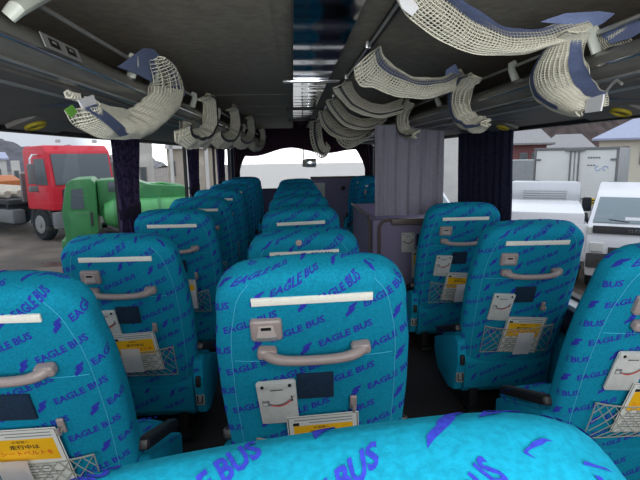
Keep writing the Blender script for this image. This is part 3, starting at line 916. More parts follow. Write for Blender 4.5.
# right, net hanging over the beam below the tie
lft = [(576, 32), (558, 40), (545, 50), (535, 66), (530, 82), (534, 97), (545, 106), (562, 114), (580, 116)]
rgt_ = [(588, 32), (584, 38), (582, 48), (583, 60), (587, 72), (592, 82), (599, 90), (605, 95), (606, 104)]
nr2 = net('cream net hanging over the right beam above the box truck, white end tab', pxs(lft, .80), pxs(rgt_, .845), (-.045, 0, 0), .0115, .0048, band=[(.15, .32, .0, .85), (.86, 1.05, .0, .95)], layers=2, seed=22, wob=.0015)
cloth('end_tab', pxs([(588, 99), (605, 94), (602, 111), (586, 113)], .80), M['paper'], nr2, label='white cloth end tab')
b = bmesh.new(); tube(b, pxs([(606, 92), (612, 84), (617, 80), (622, 84)], .85), .004, 6); link_mesh('hook_coil', b, M['steel'], nr2)
nr3 = net('scrap of net and blue cloth behind the rod at the right picture edge', pxs([(592, 36), (604, 34), (618, 30), (630, 26)], .93), pxs([(596, 52), (606, 49), (618, 45), (632, 40)], .95), (-.01, 0, 0), .012, .005, layers=1, seed=23)
cloth('tie_cloth', pxs([(598, 32), (620, 24), (640, 20), (648, 28), (632, 38), (612, 44)], .93), M['band'], nr3)
# right, further nets between ceiling rail and rack
def sag(lo, up, ya, yb, label, seed, cell=.018, th=.0085, band=[(.72, .95, 0, 1)], bm_='band', bul=.05):
    return net(label, slant(lo, ya, yb), slant(up, ya+.06, yb+.06), (0, -bul, -.012), cell, th, band=band, bandmat=bm_, layers=2, seed=seed)
n = sag([(354, 68), (359, 84), (375, 88), (394, 95), (412, 98), (430, 97), (446, 93), (460, 87)], [(380, 46), (384, 57), (395, 68), (410, 76), (428, 79), (443, 77), (452, 73), (461, 69)], 2.2, 2.6, 'second cream net sagging from the ceiling rail, below the largest one', 31)
cloth('tie_cloth', pys([(446, 70), (455, 64), (462, 78), (458, 82), (444, 82)], 2.6), M['band'], n)
n = net('small cream crescent net hanging on the right beam above the navy curtain', pxs([(472, 73), (458, 79), (450, 92), (449, 108), (454, 121), (466, 130), (478, 132), (489, 126)], .82), pxs([(480, 78), (474, 86), (469, 96), (468, 104), (472, 112), (478, 116), (484, 118), (490, 120)], .84), (-.035, 0, 0), .016, .0075, band=[(.30, .52, 0, 1)], layers=2, seed=32)
n = net('small grey net loop hanging above the lilac curtain', pxs([(408, 99), (400, 108), (397, 120), (399, 132), (407, 138), (416, 138)], .82), pxs([(414, 104), (409, 112), (407, 120), (408, 127), (413, 131), (420, 131)], .84), (-.04, 0, 0), .022, .011, band=[(.3, .52, 0, 1)], bandmat='rackblue', layers=2, seed=33)
sag([(333, 88), (341, 99), (350, 108), (366, 115), (384, 117), (402, 112)], [(350, 81), (354, 91), (362, 99), (373, 104), (387, 105), (402, 99)], 3.3, 3.8, 'third net sagging from the ceiling rail on the right', 34, .024, .013, [(.25, .45, 0, 1)], 'rackblue')
sag([(326, 100), (332, 112), (342, 123), (356, 129), (372, 128), (386, 120)], [(336, 99), (343, 108), (350, 115), (362, 119), (374, 118), (386, 112)], 4.2, 4.8, 'fourth net sagging from the ceiling rail on the right', 35, .03, .016, [(.25, .45, 0, 1)], 'rackblue')
sag([(318, 112), (322, 124), (330, 134), (342, 139), (358, 138), (372, 129)], [(326, 110), (332, 119), (340, 126), (350, 129), (362, 128), (374, 122)], 5.2, 5.8, 'fifth net sagging from the ceiling rail on the right', 36, .034, .018, [(.25, .45, 0, 1)], 'rackblue')
net('farthest net on the right, looping down before the windscreen', slant([(311, 122), (310, 134), (313, 148), (319, 157), (326, 156), (330, 148)], 6.6, 7.0), slant([(321, 122), (321, 132), (323, 142), (325, 147), (326, 146), (326, 142)], 6.7, 7.0), (0, -.05, 0), .04, .02, band=[(.3, .5, 0, 1)], bandmat='rackblue', layers=2, seed=37)
net('net bundle beside the farthest loop on the right rack', slant([(334, 130), (338, 142), (348, 148), (360, 143), (372, 136)], 6.0, 6.4), slant([(342, 128), (346, 134), (352, 137), (360, 134), (372, 129)], 6.1, 6.4), (0, -.05, 0), .04, .02, layers=2, seed=38)

# ------------------------------------------------------------------ curtains
def curtain(name, label, x, y0, y1, z0, z1, m, waist=None, plane='x', pleats=7, amp=.018, group=None, lean=0.0):
    """pleated cloth in a vertical plane; waist=(z, width factor, shift) gathers it with a tie"""
    root = empty(name, (x, (y0+y1)/2, z0) if plane == 'x' else ((y0+y1)/2, x, z0))
    bm = bmesh.new(); nu, nv = pleats*10, 26; g = []
    L = y1-y0
    for j in range(nv+1):
        z = (z1-z0)*j/nv; k = 1.0; sh = 0.0
        if waist:
            d = (z-(waist[0]-z0)); w = .30
            q = math.exp(-(d/(.16 if d < 0 else .34))**2); k = 1-(1-waist[1])*q; sh = waist[2]*q
        row = []
        for i in range(nu+1):
            t = i/nu-.5
            a = t*L*k + sh + lean*(1-j/nv)*(t+.5)
            o_ = amp*(1.15-.5*k if waist else 1)*math.sin(t*2*PI*pleats + .5*math.sin(j*.2)) + amp*.4*math.sin(t*2*PI*pleats*2.3+1)
            row.append(bm.verts.new((o_, a, z) if plane == 'x' else (a, o_, z)))
        g.append(row)
    grid_faces(bm, g); bmesh.ops.solidify(bm, geom=bm.faces[:], thickness=.003); bmesh.ops.recalc_face_normals(bm, faces=bm.faces[:])
    link_mesh('cloth', bm, m, root, angle=80)
    if waist:
        bm = bmesh.new(); n = 20
        a = L*waist[1]/2+.015
        ring = [(.035*math.cos(2*PI*i/n), waist[2]+a*math.sin(2*PI*i/n), waist[0]-z0+.01*math.sin(2*PI*i/n)) for i in range(n+1)]
        g = [[bm.verts.new((p[0], p[1], p[2]-.03+.02*q)) for q in range(4)] for p in ring]
        grid_faces(bm, g); bmesh.ops.solidify(bm, geom=bm.faces[:], thickness=.003); bmesh.ops.recalc_face_normals(bm, faces=bm.faces[:])
        link_mesh('tieback', bm, M['tie'], root)
    bm = bmesh.new(); tube(bm, [(0, -L/2, z1-z0+.005), (0, L/2, z1-z0+.005)] if plane == 'x' else [(-L/2, 0, z1-z0+.005), (L/2, 0, z1-z0+.005)], .006, 8)
    link_mesh('curtain_rail', bm, M['steel'], root)
    tag(root, label, 'curtain', group); return root
G = 'curtains of the left windows'
curtain('window_curtain', 'purple navy curtain tied at the waist, right of the red truck', XL+.045, 3.07, 3.70, .72, 1.585, M['curtain'], (1.10, .62, -.04), pleats=6, group=G)
curtain('window_curtain', 'second tied curtain on the left, narrower, right of the warehouse wall', XL+.045, 5.20, 5.96, .72, 1.585, M['curtain'], (1.10, .62, -.04), pleats=6, group=G)
curtain('window_curtain', 'third tied curtain on the left, just before the windscreen drapes', XL+.045, 7.28, 8.10, .72, 1.585, M['curtain'], (1.10, .7, -.04), pleats=7, group=G)
curtain('window_curtain', 'dark navy curtain on the right window, behind the turquoise seats', XR-.06, 3.20, 4.24, .70, 1.60, M['navycurtain'], None, pleats=8, group='curtains of the right windows', lean=-.05)
curtain('window_curtain', 'far pale purple curtain on the right near the windscreen', XR-.06, 6.9, 8.7, .72, 1.585, M['curtain'], (1.10, .7, -.04), pleats=9, group='curtains of the right windows')
curtain('partition_curtain', 'lilac grey curtain hanging over the carpeted partition', 3.99, .62, 1.18, .945, 1.66, M['greycurtain'], None, 'y', pleats=5, amp=.014)
# valance and windscreen drapes
def sheet(name, label, fn, nu, nv, m, cat):
    bm = bmesh.new(); g = [[bm.verts.new(fn(i/nu, j/nv)) for i in range(nu+1)] for j in range(nv+1)]
    grid_faces(bm, g); bmesh.ops.solidify(bm, geom=bm.faces[:], thickness=.006); bmesh.ops.recalc_face_normals(bm, faces=bm.faces[:])
    o = link_mesh(name, bm, m, None, angle=80); tag(o, label, cat); return o
def val(u, t):
    x = XL+.05+u*(XR-XL-.1)
    bot = 1.50 - .05*math.cos((u-.15)*2*PI*2.0) - .03*math.cos(u*2*PI)
    return Vector((x, 9.33+.012*math.sin(u*70), bot+(ZC-.005-bot)*t))
sheet('valance_curtain', 'plum valance hanging across the top of the windscreen', val, 160, 6, M['valance'], 'curtain')
def drape(s):
    def f(u, t):
        z = .78+(1.86-.78)*t; w = .10+.42*max(0, (z-1.15)/.7)**1.5 if z > 1.15 else .10+.03*(1.15-z)
        x = (XL+.05+u*w) if s < 0 else (XR-.05-u*w)
        return Vector((x, 9.27+.02*math.sin(u*26), z))
    return f
sheet('windscreen_drape', 'dark plum drape at the left edge of the windscreen', drape(-1), 40, 20, M['valance'], 'curtain')
sheet('windscreen_drape', 'dark plum drape at the right edge of the windscreen', drape(1), 40, 20, M['valance'], 'curtain')

# ------------------------------------------------------------------ carpeted partition in the middle of the right side
root = empty('stair_partition', (.60, 4.0, 0)); tag(root, 'lilac carpeted half-height partition around the stairwell on the right', 'partition')
def P_(name, bm, m, ang=35):
    bmesh.ops.translate(bm, verts=bm.verts[:], vec=(-.60, -4.0, 0)); return link_mesh(name, bm, m, root, angle=ang)
bm = bmesh.new(); box(bm, (1.0, 4.03, .455), (.79, .06, .91), .02, 3); P_('rear_panel', bm, M['partition'])
bm = bmesh.new(); box(bm, (.635, 4.72, .455), (.06, 1.30, .91), .02, 3); P_('aisle_panel', bm, M['partition'])
bm = bmesh.new(); box(bm, (1.0, 5.36, .455), (.79, .06, .91), .02, 3); P_('front_panel', bm, M['partition'])
bm = bmesh.new()
arc = [(.655+.07*(1-math.cos(a)), 3.975, .86+.07*math.sin(a)-.02) for a in [PI/2*i/8 for i in range(9)]]
tube(bm, [(.655, 3.975, .05)]+arc+[(1.38, 3.975, .91)], .013, 10); P_('rear_tube', bm, M['tubebrown'])
bm = bmesh.new()
arc = [(.592, 4.08+.07*(1-math.cos(a)), .84+.07*math.sin(a)) for a in [PI/2*i/8 for i in range(9)]]
tube(bm, [(.592, 4.08, .05)]+arc+[(.592, 5.35, .91)], .013, 10); P_('aisle_tube', bm, M['tubebrown'])
bm = bmesh.new(); box(bm, (1.05, 3.965, .895), (.60, .035, .055), .015, 3); P_('grab_pad', bm, M['tubebrown'])
bm = bmesh.new(); box(bm, (1.012, 3.996, .735), (.085, .008, .095), .002); P_('velcro_patch', bm, M['patch'])
def on_part(proto, u, z, label, cat, group, rot=0, off=0):
    o = copy_tree(proto); o.matrix_world = Matrix(((1, 0, 0, u), (0, 0, -1, 3.985+off), (0, 1, 0, z), (0, 0, 0, 1))) @ Matrix.Rotation(rot, 4, 'Z'); tag(o, label, cat, group); return o
on_part(pouch0, .895, .80, 'pale grey vinyl pouch on the lilac partition', 'pouch', 'vinyl pouches on the seat backs')
on_part(leaf0, 1.03, .655, 'yellow and white leaflet on the lilac partition', 'leaflet', 'safety leaflets in the seat nets', 0, -.01)
on_part(slip0, 1.03, .50, 'blank white paper slip hanging on the lilac partition', 'paper slip', 'white slips hanging on the seat nets', 0, -.02)

# driver's partition, notice and mirror at the front
root = empty('driver_partition', (.64, 8.5, .04)); tag(root, 'grey purple driver partition before the windscreen', 'partition')
bm = bmesh.new(); box(bm, (0, 0, .505), (.76, .05, 1.01), .02, 3); link_mesh('panel', bm, M['partition'], root)
bm = bmesh.new(); box(bm, (0, 0, 1.02), (.78, .07, .035), .012, 3); link_mesh('top_rail', bm, M['tubebrown'], root)
bm = bmesh.new(); cyl(bm, (.17, -.03, .83), .04, .02, 'y', 16, bev=.005); link_mesh('knob', bm, M['black'], root)
bm = bmesh.new(); box(bm, (.40, 8.468, .80), (.19, .006, .34)); tag(link_mesh('notice_sheet', bm, M['vinyl'], None, smooth=False), 'pale notice sheet on the driver partition', 'notice')
root = empty('rearview_mirror', at_y(309, 163, 9.1)); tag(root, 'rear view mirror hanging on a stalk before the windscreen', 'mirror')
bm = bmesh.new(); box(bm, (.03, 0, 0), (.20, .05, .16), .03, 3); link_mesh('mirror_housing', bm, M['bracket'], root)
bm = bmesh.new(); box(bm, (-.09, .01, -.005), (.06, .04, .13), .015, 3); link_mesh('mirror_bracket', bm, M['mauve'], root)
bm = bmesh.new(); tube(bm, [(-.10, .02, .36), (-.10, .02, .12), (-.08, .01, .04)], .010, 8); link_mesh('mirror_stalk', bm, M['black'], root)
bm = bmesh.new(); box(bm, (.035, -.028, 0), (.14, .004, .11), .001); link_mesh('mirror_face', bm, M['chrome'], root)

# ------------------------------------------------------------------ outside the windows
G = -1.05
def anchor(px, Y): p = at_y(px, 200, Y); return Vector((p.x, Y, G))
bm = bmesh.new(); n = 40; g = []
for j in range(n+1):
    g.append([bm.verts.new((-90+180*i/n, -20+170*j/n, G)) for i in range(n+1)])
grid_faces(bm, g); struct('ground', bm, M['asphalt'])
for k, (px, Y, rx, ry) in enumerate([(35, 10.4, 1.6, .45), (80, 12.0, 1.2, .35), (5, 9.0, 1.4, .3)]):
    p = anchor(px, Y); bm = bmesh.new()
    f = bm.faces.new([bm.verts.new((p.x+rx*math.cos(a)*(1+.2*math.sin(3*a+k)), p.y+ry*math.sin(a)*(1+.25*math.sin(2*a+k)), G+.006)) for a in [2*PI*i/36 for i in range(36)]])
    o = link_mesh('puddle', bm, M['puddle'], None); tag(o, ['dark wet patch on the asphalt below the red truck', 'dark wet patch on the asphalt by the green tanker', 'dark wet patch on the asphalt nearest the bus, left'][k], 'puddle', 'wet patches')
def wheel(parent, c, r, w, name='wheel'):
    bm = bmesh.new(); cyl(bm, (0, 0, 0), r, w, 'x', 28, 0, bev=w*.2)
    o = link_mesh(name, bm, M['tyre'], parent); o.location = c
    bm = bmesh.new(); cyl(bm, (0, 0, 0), r*.58, w+.02, 'x', 20, 0, bev=.02); cyl(bm, (0, 0, 0), r*.2, w+.08, 'x', 12)
    link_mesh('hub', bm, M['hub'], o)
    return o
def hd(ang): return ang + PI/2                               # models face -Y; ang is the heading
# red truck
root = empty('red_truck', anchor(86, 16), hd(R_(-36))); tag(root, 'red flatbed truck parked outside the left window', 'truck')
bm = bmesh.new()
poly_prism(bm, [(.0, .95), (-.03, 1.70), (.12, 2.70), (.30, 2.90), (1.35, 2.88), (1.48, 2.75), (1.48, .95)], 'x', -1.05, 1.05, bev=.07)
cab = link_mesh('cab', bm, M['truckred'], root)
bm = bmesh.new(); poly_prism(bm, [(-.045, 1.72), (-.075, 1.72), (.075, 2.64), (.105, 2.64)], 'x', -.94, .94, bev=.01); link_mesh('windscreen', bm, M['darkglass'], cab)
for s in (-1, 1):
    bm = bmesh.new(); poly_prism(bm, [(.16, 1.72), (.26, 2.50), (.85, 2.50), (.85, 1.72)], 'x', s*1.05-.012, s*1.05+.012); link_mesh('side_window', bm, M['darkglass'], cab)
    bm = bmesh.new(); poly_prism(bm, [(.12, 1.0), (.10, 1.68), (.95, 1.68), (.95, 1.0)], 'x', s*1.05-.01, s*1.05+.02, bev=.008); d = link_mesh('door', bm, M['truckred'], cab)
    bm = bmesh.new(); box(bm, (s*1.08, .8, 1.52), (.03, .18, .04), .01); link_mesh('door_handle', bm, M['trimgrey'], d)
    bm = bmesh.new(); tube(bm, [(s*1.05, .6, 2.62), (s*1.25, .5, 2.62), (s*1.36, .45, 2.5), (s*1.36, .45, 2.35)], .03, 8); ma = link_mesh('mirror_arm', bm, M['vanwhite'], root)
    bm = bmesh.new(); box(bm, (s*1.36, .45, 2.06), (.2, .10, .6), .04); box(bm, (s*1.34, .45, 1.62), (.26, .12, .18), .04); link_mesh('mirror', bm, M['trimgrey'], ma)
    bm = bmesh.new(); box(bm, (s*.78, -.06, .78), (.42, .08, .22), .03); link_mesh('headlight', bm, M['headlight'], root)
    bm = bmesh.new(); box(bm, (s*.6, .2, 3.03), (.12, .12, .1), .02); link_mesh('roof_lamp', bm, M['headlight'], root)
bm = bmesh.new(); box(bm, (0, -.035, 1.32), (1.5, .05, .52), .02)
for i in range(4): box(bm, (0, -.065, 1.14+.12*i), (1.42, .02, .04))
link_mesh('grille', bm, M['chassis'], root)
bm = bmesh.new(); box(bm, (0, .02, .66), (2.1, .24, .50), .05); link_mesh('bumper', bm, M['trimgrey'], root)
bm = bmesh.new()
for s in (-1, 1): box(bm, (s*.45, 4.4, .86), (.14, 7.0, .22), .01)
for i in range(7): box(bm, (0, 1.8+.95*i, .86), (.9, .12, .16), .01)
link_mesh('chassis', bm, M['chassis'], root)
bm = bmesh.new(); box(bm, (0, 5.2, 1.12), (2.35, 5.6, .16), .02)
for i in range(6): box(bm, (0, 2.6+1.04*i, 1.0), (2.3, .1, .12))
link_mesh('flat_bed', bm, M['chassis'], root)
bm = bmesh.new(); box(bm, (0, 1.85, 1.6), (2.0, .10, .9), .02); link_mesh('headboard', bm, M['trimgrey'], root)
for s in (-1, 1):
    bm = bmesh.new(); box(bm, (s*.95, 2.75, .66), (.42, .95, .46), .08); link_mesh('fuel_tank', bm, M['trimgrey'], root)
    bm = bmesh.new()
    for z in (.5, .72): box(bm, (s*1.12, 4.3, z), (.04, 1.9, .08), .01)
    link_mesh('side_guard', bm, M['trimgrey'], root)
    for y in (.8, 5.9, 7.1): wheel(root, (s*.92, y, .5), .5, .32)
    bm = bmesh.new(); tube(bm, [(s*.95, .8+.62*math.cos(a), .5+.62*math.sin(a)) for a in [PI*i/12 for i in range(13)]], .09, 6); link_mesh('mudguard', bm, M['chassis'], root)
bm = bmesh.new()
for i in range(5): tube(bm, [(-.9+.4*i, 3.0, 1.35), (-.8+.4*i, 7.6, 1.4)], .12, 8)
o = link_mesh('timber_load', bm, M['beige'], None); o.matrix_world = Matrix.LocRotScale(root.location, root.rotation_euler, None); tag(o, 'poles lying on the bed of the red truck', 'poles')
# green tanker
root = empty('green_tanker', anchor(67, 12.4), hd(R_(198))); tag(root, 'small green tanker truck in front of the red truck', 'truck')
bm = bmesh.new(); poly_prism(bm, [(.0, .45), (-.04, 1.25), (.10, 1.92), (.20, 2.02), (.62, 2.04), (.70, 1.95), (.70, .45)], 'x', -.9, .9, bev=.05); cab = link_mesh('cab', bm, M['truckgreen'], root)
bm = bmesh.new(); poly_prism(bm, [(-.045, 1.27), (-.065, 1.27), (.065, 1.86), (.09, 1.86)], 'x', -.78, .78, bev=.008); link_mesh('windscreen', bm, M['darkglass'], cab)
for s in (-1, 1):
    bm = bmesh.new(); poly_prism(bm, [(.16, 1.35), (.2, 1.80), (.44, 1.82), (.44, 1.35)], 'x', s*.9-.012, s*.9+.014); link_mesh('side_window', bm, M['darkglass'], cab)
    bm = bmesh.new(); poly_prism(bm, [(.12, .6), (.1, 1.28), (.55, 1.30), (.55, .6)], 'x', s*.9-.01, s*.9+.014, bev=.006); dr = link_mesh('door', bm, M['truckgreen'], cab)
    bm = bmesh.new(); box(bm, (s*.92, .58, 1.1), (.02, .05, .32), .005); link_mesh('door_vent', bm, M['chassis'], dr)
    for y in (.75, 2.9): wheel(root, (s*.8, y, .40), .40, .24)
bm = bmesh.new(); tube(bm, [(.62, .80, 1.16), (.62, .86, 1.16), (.62, 1.05, 1.16), (.62, 3.3, 1.12), (.62, 3.5, 1.12), (.62, 3.6, 1.12)], [.10, .26, .36, .38, .32, .10], 24); tk = link_mesh('tank', bm, M['tankgreen'], root)
bm = bmesh.new()
for y in (1.1, 2.1, 3.15): tube(bm, [(.62, y-.03, 1.14), (.62, y+.03, 1.14)], .395, 24)
link_mesh('tank_band', bm, M['truckgreen'], tk)
bm = bmesh.new(); poly_prism(bm, [(.72, 1.1), (.72, 1.98), (1.5, 2.0), (1.9, 1.84), (2.75, 1.78), (3.0, 1.1)], 'x', -.7, .55, bev=.06); ph_ = link_mesh('pump_housing', bm, M['truckgreen'], root)
bm = bmesh.new(); box(bm, (.56, 1.18, 1.82), (.03, .42, .24), .01); link_mesh('housing_window', bm, M['darkglass'], ph_)
bm = bmesh.new(); tube(bm, [(.95, .9, .9), (1.05, 1.3, .72), (1.08, 1.9, .66), (1.02, 2.6, .72), (.98, 3.2, .9)], .05, 8); link_mesh('suction_hose', bm, M['chassis'], root)
bm = bmesh.new(); tube(bm, [(.3, 1.5, 1.5), (.35, 1.6, 1.78), (.4, 2.2, 1.86), (.42, 2.9, 1.7), (.42, 3.1, 1.5)], .03, 8); link_mesh('hand_rail', bm, M['tankgreen'], root)
bm = bmesh.new(); box(bm, (0, 1.9, .58), (1.5, 3.4, .2), .03); link_mesh('chassis', bm, M['chassis'], root)
bm = bmesh.new(); box(bm, (0, -.05, .52), (1.76, .12, .22), .03); link_mesh('bumper', bm, M['truckgreen'], root)
# orange loader behind
root = empty('orange_loader', anchor(4, 24), hd(R_(-20))); tag(root, 'orange machine body seen behind the red truck, at the left picture edge', 'machine')
bm = bmesh.new(); poly_prism(bm, [(0, .9), (0, 1.5), (.5, 1.75), (3.2, 1.75), (3.4, 1.4), (3.4, .9)], 'x', -1.1, 1.1, bev=.06); link_mesh('body', bm, M['orange'], root)
bm = bmesh.new(); box(bm, (0, 2.4, 2.1), (1.2, 1.0, .8), .06); link_mesh('cabin', bm, M['darkglass'], root)
for s in (-1, 1):
    for y in (.7, 2.7): wheel(root, (s*.95, y, .5), .5, .35)
# buildings on the left
def building(name, label, px0, px1, Y, depth, h, m, win=(), roof=None, rz=0):
    a, b = anchor(px0, Y), anchor(px1, Y); w_ = b.x-a.x
    rz = -math.atan((a.x+b.x)/2/Y) if rz == 0 else rz; w_ *= math.cos(rz)
    root = empty(name, ((a.x+b.x)/2, Y, G), rz); tag(root, label, 'building')
    bm = bmesh.new(); box(bm, (0, depth/2, h/2), (w_, depth, h)); link_mesh('walls', bm, M[m], root, smooth=False)
    for (x0, x1, z0, z1, mm) in win:
        bm = bmesh.new(); box(bm, ((x0+x1)/2*w_, -.03, (z0+z1)/2), ((x1-x0)*w_, .08, z1-z0), .01); fr = link_mesh('window', bm, M['trimgrey'], root)
        bm = bmesh.new(); box(bm, ((x0+x1)/2*w_, -.075, (z0+z1)/2), ((x1-x0)*w_-.14, .02, z1-z0-.14)); link_mesh('pane', bm, M[mm], fr)
    if roof:
        rh, over, m2 = roof[:3]; inset = roof[3] if len(roof) > 3 else .25
        bm = bmesh.new(); x0, x1, y0, y1 = -w_/2-over, w_/2+over, -over, depth+over
        base = [bm.verts.new(p) for p in ((x0, y0, h), (x1, y0, h), (x1, y1, h), (x0, y1, h))]
        low_ = [bm.verts.new((v.co.x, v.co.y, h-.12)) for v in base]
        r0, r1 = bm.verts.new((x0+inset*w_, depth/2, h+rh)), bm.verts.new((x1-inset*w_, depth/2, h+rh))
        for f in ((base[0], base[1], r1, r0), (base[1], base[2], r1), (base[2], base[3], r0, r1), (base[3], base[0], r0)): bm.faces.new(f)
        for i in range(4): bm.faces.new((low_[i], low_[(i+1) % 4], base[(i+1) % 4], base[i]))
        bm.faces.new(list(reversed(low_)))
        bmesh.ops.recalc_face_normals(bm, faces=bm.faces[:])
        link_mesh('roof', bm, M[m2], root, smooth=False)
    return root
building('pale_shed', 'pale shed wall just right of the first tied curtain on the left', 138, 156, 27, 5, 4.8, 'palewall', [(-.3, .1, .6, 2.0, 'darkglass')])
b_ = building('warehouse', 'beige warehouse wall between the tied curtains on the left', 170, 226, 24, 9, 6.5, 'beige', [(-.46, -.36, 1.6, 2.3, 'darkglass')])
bm = bmesh.new(); box(bm, (0, -.1, 2.95), (2.75, .2, .18)); 
for k in (-1.1, -.35, .5, 1.2): box(bm, (k, -.1, 3.2), (.16, .2, 6.4))
link_mesh('steel_posts', bm, M['palewall'], b_)
building('white_hut', 'small white hut at the far left beyond the red truck', -14, 11, 40, 4, 2.6, 'palewall', [(-.1, .25, .8, 1.8, 'darkglass')], (.5, .2, 'roofblue', .1))
building('white_container', 'pale container right of the white hut, behind the red truck', 15, 24, 38, 3, 2.4, 'palewall', [(-.25, .3, .7, 1.7, 'darkglass')])
# buildings on the right
building('red_brown_house', 'red brown house with a grey hip roof, left of the other houses', 496, 543, 34, 6, 3.05, 'redwall', [(-.05, .12, 1.3, 2.4, 'darkglass'), (.2, .36, 1.3, 2.4, 'darkglass')], (1.15, .5, 'roofgrey', .3))
building('grey_roofed_house', 'house with a grey hip roof and chimney ball, between two others', 545, 583, 40, 6, 2.75, 'beige', [(-.2, .2, 1.2, 2.2, 'darkglass')], (1.15, .6, 'roofgrey', .36))
b_ = building('cream_house', 'cream house with a pale blue grey roof, at the right picture edge', 592, 700, 29, 7, 3.2, 'cream', [(-.38, -.20, 1.6, 2.7, 'darkglass2'), (-.10, .12, 1.6, 2.7, 'darkglass2'), (.22, .4, 1.6, 2.7, 'darkglass2')], (1.55, .4, 'roofblue', .45))
building('white_wall', 'bright white wall seen between the lilac and navy curtains', 425, 472, 24, 3, 4.2, 'palewall')
building('yard_fence_shed', 'low pale corrugated shed beside the box truck doors', 505, 540, 22, 2, 2.1, 'boxside')
# box truck, its rear doors towards the bus
a = anchor(572, 13.3); AL = R_(38)
root = empty('box_truck', a, 0); root.rotation_euler = (0, 0, -AL); tag(root, 'white box truck showing its rear doors and grey side outside the right window', 'truck')
W2 = 1.02
bm = bmesh.new(); box(bm, (0, 2.3, 1.60), (2*W2, 4.6, 1.92), .02); body = link_mesh('cargo_box', bm, M['boxside'], root)
for s in (-1, 1):
    bm = bmesh.new(); box(bm, (s*.50, -.02, 1.60), (.96, .05, 1.82), .012); d = link_mesh('rear_door', bm, M['boxwhite'], body)
    bm = bmesh.new()
    tube(bm, [(s*.10, -.07, .74), (s*.10, -.07, 2.48)], .022, 8); tube(bm, [(s*.10, -.07, 1.2), (s*.30, -.09, 1.2)], .018, 6)
    link_mesh('lock_rod', bm, M['trimgrey'], d)
    bm = bmesh.new()
    for z in (1.0, 1.65, 2.25): box(bm, (s*.93, -.055, z), (.16, .03, .05), .008)
    link_mesh('hinge', bm, M['trimgrey'], d)
    bm = bmesh.new(); box(bm, (s*.82, -.02, .52), (.34, .06, .13), .02); link_mesh('tail_light', bm, M['red'], root)
    for y in (.9, 4.9): wheel(root, (s*.85, y, .40), .40, .24)
bm = bmesh.new()
box(bm, (0, -.02, 2.54), (2*W2+.04, .10, .07), .01); box(bm, (0, -.02, .66), (2*W2+.04, .10, .07), .01)
for s in (-1, 1): box(bm, (s*1.015, -.02, 1.6), (.05, .10, 1.9), .01)
box(bm, (0, -.05, 2.52), (.5, .1, .10), .02)
link_mesh('door_frame', bm, M['trimgrey'], body)
bm = bmesh.new(); box(bm, (.52, -.05, 1.12), (.32, .012, .19), .002)
for i in range(2): box(bm, (.50-.02*i, -.058, 1.16-.07*i), (.2, .006, .03), mi=1)
link_mesh('yellow_plate', bm, [M['plateyellow'], M['ink']], body)
bm = bmesh.new()
for i in range(5): box(bm, (.34+.062*i, -.05, 2.30), (.045, .008, .04))
for i in range(3): box(bm, (.34+.07*i, -.05, 2.10), (.05, .008, .03))
for s in (-1, 1): tube(bm, [(.66+.09*s+.06*math.cos(t), -.05, 2.02+.06*math.sin(t)*s) for t in [PI*1.5*i/10 for i in range(11)]], .014, 6, mi=1)
link_mesh('faded_markings', bm, [M['greyink'], M['bluemark']], body)
bm = bmesh.new(); box(bm, (0, 2.6, .56), (.9, 5.2, .18), .02); box(bm, (0, .02, .42), (1.9, .1, .12), .02); link_mesh('chassis', bm, M['chassis'], root)
bm = bmesh.new(); box(bm, (0, 5.3, 1.2), (1.9, 1.3, 1.6), .12); link_mesh('cab', bm, M['vanwhite'], root)
# small pickup: rear of its silver cab and white bed
a = anchor(544, 10.4)
root = empty('small_pickup', a, -R_(27)); tag(root, 'small silver and white pickup seen from behind, right of the navy curtain', 'truck')
bm = bmesh.new(); poly_prism(bm, [(0, .55), (.0, 1.60), (.08, 1.84), (1.2, 1.80), (1.55, 1.1), (1.6, .55)], 'x', -.70, .70, bev=.06); cab = link_mesh('cab', bm, M['silver'], root)
bm = bmesh.new(); box(bm, (0, -.005, 1.55), (.86, .03, .22), .03)
link_mesh('rear_window', bm, M['boxside'], cab)
bm = bmesh.new()
for z in (1.47, 1.52, 1.57, 1.62): box(bm, (0, -.035, z), (.92, .014, .022), .004)
for s in (-1, 1): box(bm, (s*.44, -.03, 1.55), (.03, .02, .24), .004)
link_mesh('window_guard', bm, M['silver'], cab)
for s in (-1, 1):
    bm = bmesh.new(); poly_prism(bm, [(.18, 1.15), (.2, 1.72), (1.1, 1.70), (1.36, 1.15)], 'x', s*.70-.01, s*.70+.012); link_mesh('side_window', bm, M['darkglass'], cab)
    bm = bmesh.new(); box(bm, (s*.84, .25, 1.36), (.18, .10, .30), .04); tube(bm, [(s*.7, .3, 1.3), (s*.84, .26, 1.3)], .015, 6); link_mesh('wing_mirror', bm, M['black'], root)
    for y in (-1.1, 1.0): wheel(root, (s*.6, y, .27), .27, .15)
bm = bmesh.new()
box(bm, (0, -1.0, .60), (1.42, 1.9, .10), .01)
for s in (-1, 1): box(bm, (s*.69, -1.0, .90), (.05, 1.9, .62), .012)
box(bm, (0, -.09, 1.0), (1.42, .05, .8), .012)
bed = link_mesh('cargo_bed', bm, M['vanwhite'], root)
bm = bmesh.new(); box(bm, (0, -1.94, .90), (1.42, .05, .62), .012); link_mesh('tailgate', bm, M['vanwhite'], bed)
bm = bmesh.new(); poly_prism(bm, [(-1.9, 1.2), (-1.88, 1.40), (-1.0, 1.47), (-.16, 1.47), (-.14, 1.2)], 'x', -.66, .66, bev=.03); link_mesh('bed_cover', bm, M['vanwhite'], bed)
